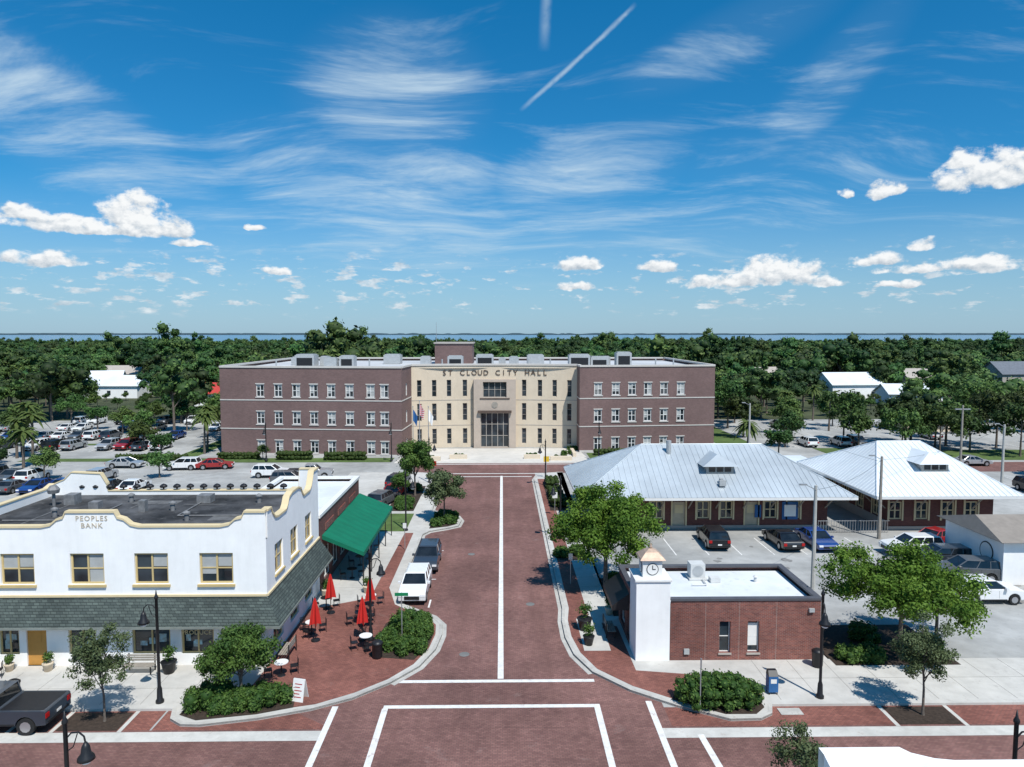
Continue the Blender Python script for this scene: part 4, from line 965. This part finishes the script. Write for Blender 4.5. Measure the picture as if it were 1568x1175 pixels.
wb=empty('white_building',(44,56,0)); W=B()
wall(W,frame((36.8,50.2),(60,50.2)),0,3.3,[(4,5.4,1,2.4),(9,10.4,1,2.4)],.15); wall(W,frame((36.8,57),(36.8,50.2)),0,3.3,[]); wall(W,frame((60,57),(36.8,57)),0,3.3,[]); W.obj('walls',m_white,wb)
B().q((40,50.33,1),(48,50.33,1),(48,50.33,2.4),(40,50.33,2.4)).obj('window_glass',m_glass,wb)
b=B(); b.q((36.3,49.7,3.3),(60,49.7,3.3),(60,53.6,4.4),(36.9,53.6,4.4)); b.q((36.3,57.5,3.3),(36.9,53.6,4.4),(60,53.6,4.4),(60,57.5,3.3)); b.q((36.3,49.7,3.3),(36.9,53.6,4.4),(36.3,57.5,3.3)); b.q((36.3,49.7,3.28),(60,49.7,3.28),(60,57.5,3.28),(36.3,57.5,3.28)); b.obj('roof',M('brown_grey_roof',(.26,.23,.2),.9,.12),wb)
b=B(); disc(b,(36.79,52,2.0),.75,'x'); b.obj('emblem_ring',m_black,wb)
b=B(); disc(b,(36.765,52,2.0),.66,'x',.01); b.obj('emblem',m_wframe,wb)

nb_=empty('white_stucco_building',(14,12,0)); W=B();C_=B()
P_=frame((26,16.6),(7.8,16.6)); wall(W,P_,0,7.6,[]); parapet(W,C_,P_,[(0,7.95),(14.8,7.95),(15.3,8.0),(15.9,8.15),(16.2,8.3),(18.2,8.3)],7.6,cap=0)
wall(W,frame((7.8,16.6),(7.8,6)),0,7.6,[]); parapet(W,C_,frame((7.8,16.3),(7.8,6)),[(0,8.3),(1,8.0),(10,8.0)],7.6,cap=0); W.obj('walls',m_white,nb_); B().sheet(8.1,26,6,16.3,7.4).obj('roof',m_roofw,nb_)

# ------------------------------------------------------------------ vehicles
def carmeshes(kind):
    d={}
    if kind=='suv': Wd,bz,tz=.93,1.08,1.66; prof=[(2.30,.38),(2.34,.70),(2.24,.92),(1.95,1.0),(1.0,1.1),(-2.1,1.12),(-2.28,1.0),(-2.33,.6),(-2.28,.36)]; g0=(1.05,-2.22); g1=(.25,-1.95)
    elif kind=='sedan': Wd,bz,tz=.91,.94,1.42; prof=[(2.33,.35),(2.36,.6),(2.25,.74),(1.9,.82),(1.0,.93),(-1.65,.98),(-2.25,.95),(-2.36,.75),(-2.32,.36)]; g0=(1.05,-1.75); g1=(.15,-1.05)
    else: Wd,bz,tz=.97,1.12,1.82; prof=[(2.80,.48),(2.86,.8),(2.8,1.05),(2.5,1.12),(1.35,1.18),(-.6,1.18),(-.62,1.16),(-2.8,1.16),(-2.86,1.1),(-2.86,.5)]; g0=(1.4,-.55); g1=(.65,-.45)
    wr=.36 if kind!='pickup' else .41; fx=prof[0][0]-.88; rx=prof[-1][0]+.92; zb=.32 if kind!='pickup' else .45
    pts=list(prof)
    for cx in (rx,fx):
        for i in range(9):
            a=math.pi-math.pi*i/8; pts.append((cx+(wr+.07)*math.cos(a),wr+(wr+.07)*math.sin(a) if 0<i<8 else zb))
    b=B()
    b.hexa([(x,-Wd,z) for x,z in pts],[(x,Wd,z) for x,z in pts])
    d['body']=b.mesh('body',None,False,.05,2)
    w0,w1=Wd-.06,Wd-.22
    b=B(); lo=[(g0[0],-w0,bz-.02),(g0[0],w0,bz-.02),(g0[1],w0,bz-.02),(g0[1],-w0,bz-.02)]; hi=[(g1[0],-w1,tz-.05),(g1[0],w1,tz-.05),(g1[1],w1,tz-.05),(g1[1],-w1,tz-.05)]
    b.hexa(lo,hi); d['glass']=b.mesh('glass',m_cglass)
    b=B()
    b.hexa([(g1[0]+.05,-w1-.02,tz-.055),(g1[0]+.05,w1+.02,tz-.055),(g1[1]-.08,w1+.02,tz-.055),(g1[1]-.08,-w1-.02,tz-.055)],[(g1[0]-.12,-w1+.1,tz),(g1[0]-.12,w1-.1,tz),(g1[1]+.1,w1-.1,tz),(g1[1]+.1,-w1+.1,tz)])
    for l,h in zip(lo,hi): b.tube(l,h,.05,.045,6)
    for f in (.42,.72) if kind!='pickup' else (.5,):
        for s in (-1,1):
            xa=g0[0]+(g0[1]-g0[0])*f; xb=g1[0]+(g1[1]-g1[0])*f; b.tube((xa,s*w0,bz-.02),(xb,s*w1,tz-.05),.045,.04,5)
    for s in (-1,1): b.box(g0[0]-.35,g0[0]-.15,s*(Wd+.1)-.1,s*(Wd+.1)+.08,bz,bz+.14)
    d['roof']=b.mesh('roof_and_pillars',None)
    b=B();r=B();tr=B()
    for cx in (fx,rx):
        for s in (-1,1):
            y=s*(Wd-.1); b.tube((cx,y-.12,wr),(cx,y+.115,wr),wr,wr,18); r.tube((cx,y+s*.1,wr),(cx,y+s*.125,wr),wr*.62,wr*.62,10)
    d['wheels']=b.mesh('wheels',m_tyre); d['rims']=r.mesh('rims',m_rim)
    xf=prof[1][0]; xr=prof[-2][0]
    tr.box(xf-.04,xf+.015,-Wd*.55,Wd*.55,prof[0][1]+.1,prof[1][1]+.02); tr.box(rx+.5,fx-.5,-Wd-.004,Wd+.004,zb+.01,zb+.09)
    tr.box(xr-.03,xr+.03,-Wd*.8,Wd*.8,zb+.05,zb+.16)
    for s in (-1,1):
        for xx in ((.35,-.65,-1.5) if kind!='pickup' else (.45,-.55)): tr.box(xx-.006,xx+.006,s*Wd-.004,s*Wd+.004,zb+.15,bz-.08)
    if kind=='pickup': tr.box(-2.74,-.72,-Wd+.12,Wd-.12,1.05,1.168)
    d['trim']=tr.mesh('trim',m_black)
    hl=B();tl=B(); zh=prof[1][1]
    for s in (-1,1):
        hl.box(xf-.16,xf+.012,s*Wd*.78-.17,s*Wd*.78+.17,zh-.02,zh+.12); tl.box(xr-.03,xr+.14,s*Wd*.84-.13,s*Wd*.84+.13,bz-.32,bz-.1)
    d['plate']=B().box(xr-.045,xr-.031,-.17,.17,zb+.25,zb+.37).mesh('plate',m_wframe)
    d['headlights']=hl.mesh('headlights',m_hl); d['taillights']=tl.mesh('taillights',m_redl); return d
CM={k:carmeshes(k) for k in ('suv','sedan','pickup')}
paints={'white':paint('car_paint_white',(.78,.78,.77)),'black':paint('car_paint_black',(.012,.012,.014)),'grey':paint('car_paint_grey',(.10,.105,.11)),'silver':paint('car_paint_silver',(.42,.43,.44),.3),'red':paint('car_paint_red',(.30,.015,.015)),'blue':paint('car_paint_blue',(.015,.05,.2)),'dark':paint('car_paint_dark',(.035,.045,.06)),'tan':paint('car_paint_tan',(.3,.27,.22),.2)}
cache={}
def car(kind,x,y,rz,colr,z=0):
    nm={'suv':'parked_suv','sedan':'parked_car','pickup':'pickup_truck'}[kind]
    e=empty(nm,(x,y,z),R(rz))
    for k,me in CM[kind].items():
        if k in('body','roof'):
            key=(kind,k,colr)
            if key not in cache: m2=me.copy(); m2.materials.append(paints[colr]); cache[key]=m2
            me=cache[key]
        put(me,k,e)
car('suv',-6.15,49.0,-90,'white'); car('suv',-5.95,55.2,-90,'dark')
car('suv',18.5,60.6,88,'black'); car('sedan',24.5,60.2,92,'black'); car('sedan',27.4,60.0,-88,'blue')
car('suv',34.4,57.6,180,'white'); car('sedan',38.6,60.4,20,'red'); car('suv',35.0,51.6,170,'grey'); car('suv',33.5,47.3,0,'white'); car('suv',34.9,54.6,175,'dark')
car('sedan',39.8,47.5,180,'silver')
car('pickup',-23.9,32.5,180,'dark')
car('sedan',-12.2,79.8,80,'red'); car('suv',-12.6,84.5,80,'dark'); car('suv',-12.9,75.2,75,'grey')
car('suv',-43.5,95.5,185,'white') ; car('sedan',-39.3,96,10,'red'); car('suv',-29.8,90.3,0,'white'); car('pickup',-24.6,89.5,5,'silver'); car('suv',-26,86,0,'grey')
rg=random.Random(21); cs=['white','white','white','black','grey','silver','dark','silver','tan','black','grey','dark','white','red','blue']
def row(xa,xb,y,p=.75,rz=90,st=2.8):
    x=xa
    while x<xb:
        if rg.random()<p: car(rg.choice(['suv','sedan','suv','sedan','suv']),x+1.4,y+rg.uniform(-.25,.25),rz+rg.choice([0,180])+rg.uniform(-2,2),rg.choice(cs))
        x+=st
row(-98,-56,112.5,.55);row(-98,-56,123.5,.6);row(-98,-56,134.5,.5);row(-90,-60,144.5,.4);row(-84,-40,82.5,.35);row(-80,-50,88.6,.5)
row(50,68,136.5,.5);row(60,90,122,.35);row(46,60,114.5,.3);row(50,90,86.5,.5);row(-98,-66,104,.35); row(52,66,80,.5)
car('sedan',66,97,0,'silver');car('suv',76,95,180,'dark');car('sedan',54,98,0,'white'); car('sedan',-52,97,0,'silver')

# ------------------------------------------------------------------ street furniture
def lampmesh():
    p=B(); p.lathe((0,0,0),[(.2,0),(.2,.12),(.14,.2),(.12,.7),(.075,.85),(.07,5.3),(.1,5.32),(.1,5.4),(.05,5.5),(.015,5.75)],12)
    a=B(); a.path([(0,0,4.75),(-.2,0,4.98),(-.45,0,5.0),(-.62,0,4.85),(-.66,0,4.62)],.03); a.path([(0,0,4.3),(-.25,0,4.5),(-.4,0,4.95)],.02); 
    s=B(); s.lathe((-.66,0,4.05),[(.28,0),(.26,.1),(.16,.22),(.13,.45),(.05,.6)],14)
    g=B(); g.lathe((-.66,0,3.88),[(.04,0),(.14,.05),(.2,.17)],12)
    return p.mesh('pole',m_black,True),a.mesh('arm',m_black),s.mesh('shade',m_black,True),g.mesh('globe',m_hl,True)
LM=lampmesh()
for x,y,rz in [(-17.1,34.2,0),(16.05,34.2,75),(-7.9,41.2,180),(-14.7,23,180),(17.3,22.6,180),(5.2,62,0),(5.2,84,0),(-9,64.8,180),(-9,86,180),(-33,34.2,0),(33,34.2,90),(14,101,90),(-16,101,90),(-34,101,90)]:
    e=empty('street_lamp',(x,y,.12),R(rz))
    for m_,n_ in zip(LM,('pole','arm','shade','globe')): put(m_,n_,e)
def upole(x,y,h,mat,arm=False):
    e=empty('utility_pole',(x,y,0)); b=B(); b.tube((0,0,0),(0,0,h),.17,.11,8); put(b.mesh('pole',mat,True),'pole',e)
    c=B(); 
    if arm: c.box(-1,1,-.06,.06,h-.6,h-.45)
    else: c.tube((0,-.1,h-.3),(-.8,-.1,h+.1),.03,.03,5); c.box(-1.2,-.7,-.2,0,h+.05,h+.15)
    put(c.mesh('crossarm',m_steel),'crossarm',e)
upole(22.5,49.6,7.6,m_concp); upole(34.0,62,7.5,m_wood); upole(61,92,9,m_wood,True); upole(35.5,100,8.5,m_concp); upole(58,80,8,m_concp)
def wire(a,c,sag=.5):
    b=B(); pts=[]
    for i in range(13):
        t=i/12; pts.append(tuple(a[k]+(c[k]-a[k])*t-(sag*4*t*(1-t) if k==2 else 0) for k in range(3)))
    b.path(pts,.012,4); b.obj('overhead_wire',m_black)
wire((22.5,49.6,7.3),(34,62,7.2)); wire((34,62,7.2),(58,80,7.8),.8); wire((58,80,7.8),(61,92,8.5)); wire((34,62,7.0),(35.5,100,8.2),.8)
def signpost(name,x,y,h,plate,mat,z=.12,rz=0):
    e=empty(name,(x,y,z),R(rz)); b=B(); b.tube((0,0,0),(0,0,h),.03,.03,6); put(b.mesh('post',m_steel),'post',e)
    w_,hh=plate; put(B().box(-w_/2,w_/2,-.045,-.03,h-hh,h).mesh('plate',mat),'plate',e); return e
signpost('street_name_sign',-6.0,41.0,3.0,(.8,.2),m_signg); signpost('traffic_sign',9.6,32.9,2.7,(.04,.5),m_steel,rz=80)
signpost('traffic_sign',5.3,70,2.4,(.5,.6),m_wframe); signpost('traffic_sign',5.6,88.5,2.8,(.7,.7),m_yellow); signpost('traffic_sign',-8.5,87,2.5,(.6,.6),m_redl); signpost('traffic_sign',-8.3,59,2.3,(.3,.45),m_wframe); signpost('traffic_sign',5,50.5,2.3,(.3,.45),m_wframe)
def chair(x,y,rz):
    e=empty('cafe_chair',(x,y,.125),R(rz)); b=B(); b.box(-.2,.2,-.2,.2,.43,.46)
    for a in(-.18,.18):
        b.tube((a,-.18,0),(a,-.18,.44),.014,.014,5); b.tube((a,.18,0),(a,.2,.85),.014,.014,5)
    for i in range(4): b.box(-.18,.18,.185,.2,.52+i*.09,.56+i*.09)
    put(b.mesh('frame',m_black),'frame',e)
def table(x,y,chairs=2,mat=None):
    e=empty('cafe_table',(x,y,.125)); put(B().lathe((0,0,.72),[(.38,0),(.38,.03)],18).mesh('top',mat or m_black),'top',e)
    put(B().lathe((0,0,0),[(.22,0),(.2,.03),(.04,.06),(.035,.72)],10).mesh('stand',m_black),'stand',e)
    for i in range(chairs):
        a=i*2*math.pi/chairs+.4; chair(x+.68*math.cos(a),y+.68*math.sin(a),math.degrees(a)-90)
def umbrella(x,y,mat,opened=False):
    e=empty('patio_umbrella',(x,y,.125)); b=B(); b.tube((0,0,0),(0,0,2.7),.025); b.lathe((0,0,0),[(.28,0),(.26,.08),(.06,.12)],12); put(b.mesh('pole',m_black),'pole',e)
    c=B()
    if opened:
        n=8
        for i in range(n):
            a,d_=2*math.pi*i/n,2*math.pi*(i+1)/n; c.q((1.3*math.cos(a),1.3*math.sin(a),2.1),(1.3*math.cos(d_),1.3*math.sin(d_),2.1),(0,0,2.6))
    else:
        n=16; pr=[(.36,1.1),(.32,1.3),(.25,1.7),(.15,2.2),(.04,2.62)]
        for (r0,z0),(r1,z1) in zip(pr[:-1],pr[1:]):
            for i in range(n):
                f=lambda k,r,z:((r*(1 if k%2 else .5))*math.cos(2*math.pi*k/n),(r*(1 if k%2 else .5))*math.sin(2*math.pi*k/n),z-(.14 if (k%4==1 and z<1.2) else 0))
                c.q(f(i,r0,z0),f(i+1,r0,z0),f(i+1,r1,z1),f(i,r1,z1))
    put(c.mesh('canopy',mat),'canopy',e)
umbrella(-11.2,41.2,m_red);umbrella(-11.3,45.4,m_red);umbrella(-8.4,41.3,m_red);umbrella(-8.6,44.9,m_red)
umbrella(-29.0,36.2,m_yellow,True)
for t in ((-11.9,36.9,2,m_wframe),(-11.7,42.2,3,m_wframe),(-11.8,46.2,2,None),(-8.0,40.2,4,m_wframe),(-9.0,43.7,4,None),(-8.9,46.6,2,m_wframe),(-11.3,52,2,None),(-11.3,55,2,None),(-11.3,58.5,2,None),(-27.6,36.6,2,None)): table(*t)
def aframe(x,y):
    e=empty('sandwich_board_sign',(x,y,.125),R(-15)); b=B()
    for s in(-1,1): b.hexa([(-.32,s*.28,0),(.32,s*.28,0),(.32,s*.28+.03,0),(-.32,s*.28+.03,0)],[(-.32,s*.02,1.05),(.32,s*.02,1.05),(.32,s*.02+.03,1.05),(-.32,s*.02+.03,1.05)])
    put(b.mesh('boards',m_wframe),'boards',e)
    t=B()
    for i in range(5):
        z=.2+i*.15; yy=-.285+.26*z/1.05; t.q((-.2,yy-.004,z),(.2-.1*(i%2),yy-.004,z),(.2-.1*(i%2),yy+.006,z+.04),(-.2,yy+.006,z+.04))
    put(t.mesh('printed_lines',m_redl),'printed_lines',e)
aframe(-10.2,34.4)
def bin_(x,y):
    e=empty('trash_can',(x,y,.12)); put(B().lathe((0,0,0),[(.24,0),(.28,.1),(.3,.8),(.33,.84),(.33,.9),(.2,1.0),(.12,1.02)],14).mesh('body',m_black,True),'body',e); put(B().lathe((0,0,1.021),[(.1,0),(.1,.01)],12).mesh('lid_opening',m_dark),'lid_opening',e)
bin_(-7.1,38.9);bin_(17.4,37.5);bin_(-24.6,34.6)
e=empty('newspaper_box',(13.8,34.7,.12)); put(B().box(-.25,.25,-.22,.22,.12,.95).mesh('cabinet',m_blue,False,.03),'cabinet',e); put(B().hexa([(-.25,-.22,.955),(.25,-.22,.955),(.25,.22,.955),(-.25,.22,.955)],[(-.22,-.02,1.2),(.22,-.02,1.2),(.22,.2,1.2),(-.22,.2,1.2)]).mesh('hood',m_black),'hood',e); put(B().box(-.15,.15,-.228,-.222,.6,.82).mesh('window',m_wframe),'window',e)
lg=B(); [lg.box(x-.02,x+.02,y-.02,y+.02,0,.12) for x in(-.2,.2) for y in (-.18,.18)]; put(lg.mesh('legs',m_black),'legs',e)
def bench(x,y,rz=0):
    e=empty('park_bench',(x,y,.12),R(rz)); s=B(); [s.box(-.8,.8,-.25+i*.13,-.15+i*.13,.43,.46) for i in range(4)]; put(s.mesh('seat',m_wood),'seat',e)
    s=B(); [s.box(-.8,.8,.27,.3,.55+i*.13,.64+i*.13) for i in range(3)]; put(s.mesh('backrest',m_wood),'backrest',e)
    s=B(); [s.box(a-.03,a+.03,-.22,-.17,0,.43) for a in(-.7,.7)]; [s.box(a-.03,a+.03,.3,.35,0,.95) for a in(-.7,.7)]; put(s.mesh('legs',m_black),'legs',e)
bench(-19.7,37.3);bench(-12.3,39.2,-90); bench(6.6,42,90)
def pot(x,y,s=1,seed=1,z=.12):
    e=empty('potted_plant',(x,y,z)); put(B().lathe((0,0,0),[(.2*s,0),(.3*s,.45*s),(.33*s,.5*s),(.28*s,.5*s)],12).mesh('pot',m_chtan if s<1.1 else m_black,True),'pot',e)
    put(leafmesh('pot_leaves',[(0,0,.75*s),(.12*s,0,.95*s),(-.1*s,.1*s,.9*s)],[.28*s]*3,110,.06,seed,m_leafB,1,.4),'leaves',e)
for i,(x,y,s) in enumerate([(-18.1,37.3,1.3),(-24.8,37.6,.9),(-26.9,37.6,.8),(-28.3,37.5,.9),(5.1,42.5,1.5),(5.1,40.4,1.1),(-12.4,48.4,1.0),(-9.6,49.0,1.0),(7.0,44.9,1.),(-15.2,37.6,.9)]): pot(x,y,s,700+i)
for x,y in ((-2.2,39.5),(1.9,47),(-2.6,58)):
    e=empty('manhole_cover',(x,y,.008)); put(B().lathe((0,0,0),[(.3,0),(.3,.006)],20).mesh('lid',m_asph),'lid',e)
e=empty('utility_cover',(14.1,33.1,.01)); put(B().box(-.55,.55,-.3,.3,0,.02).mesh('lid',m_kerb),'lid',e)
print('done')
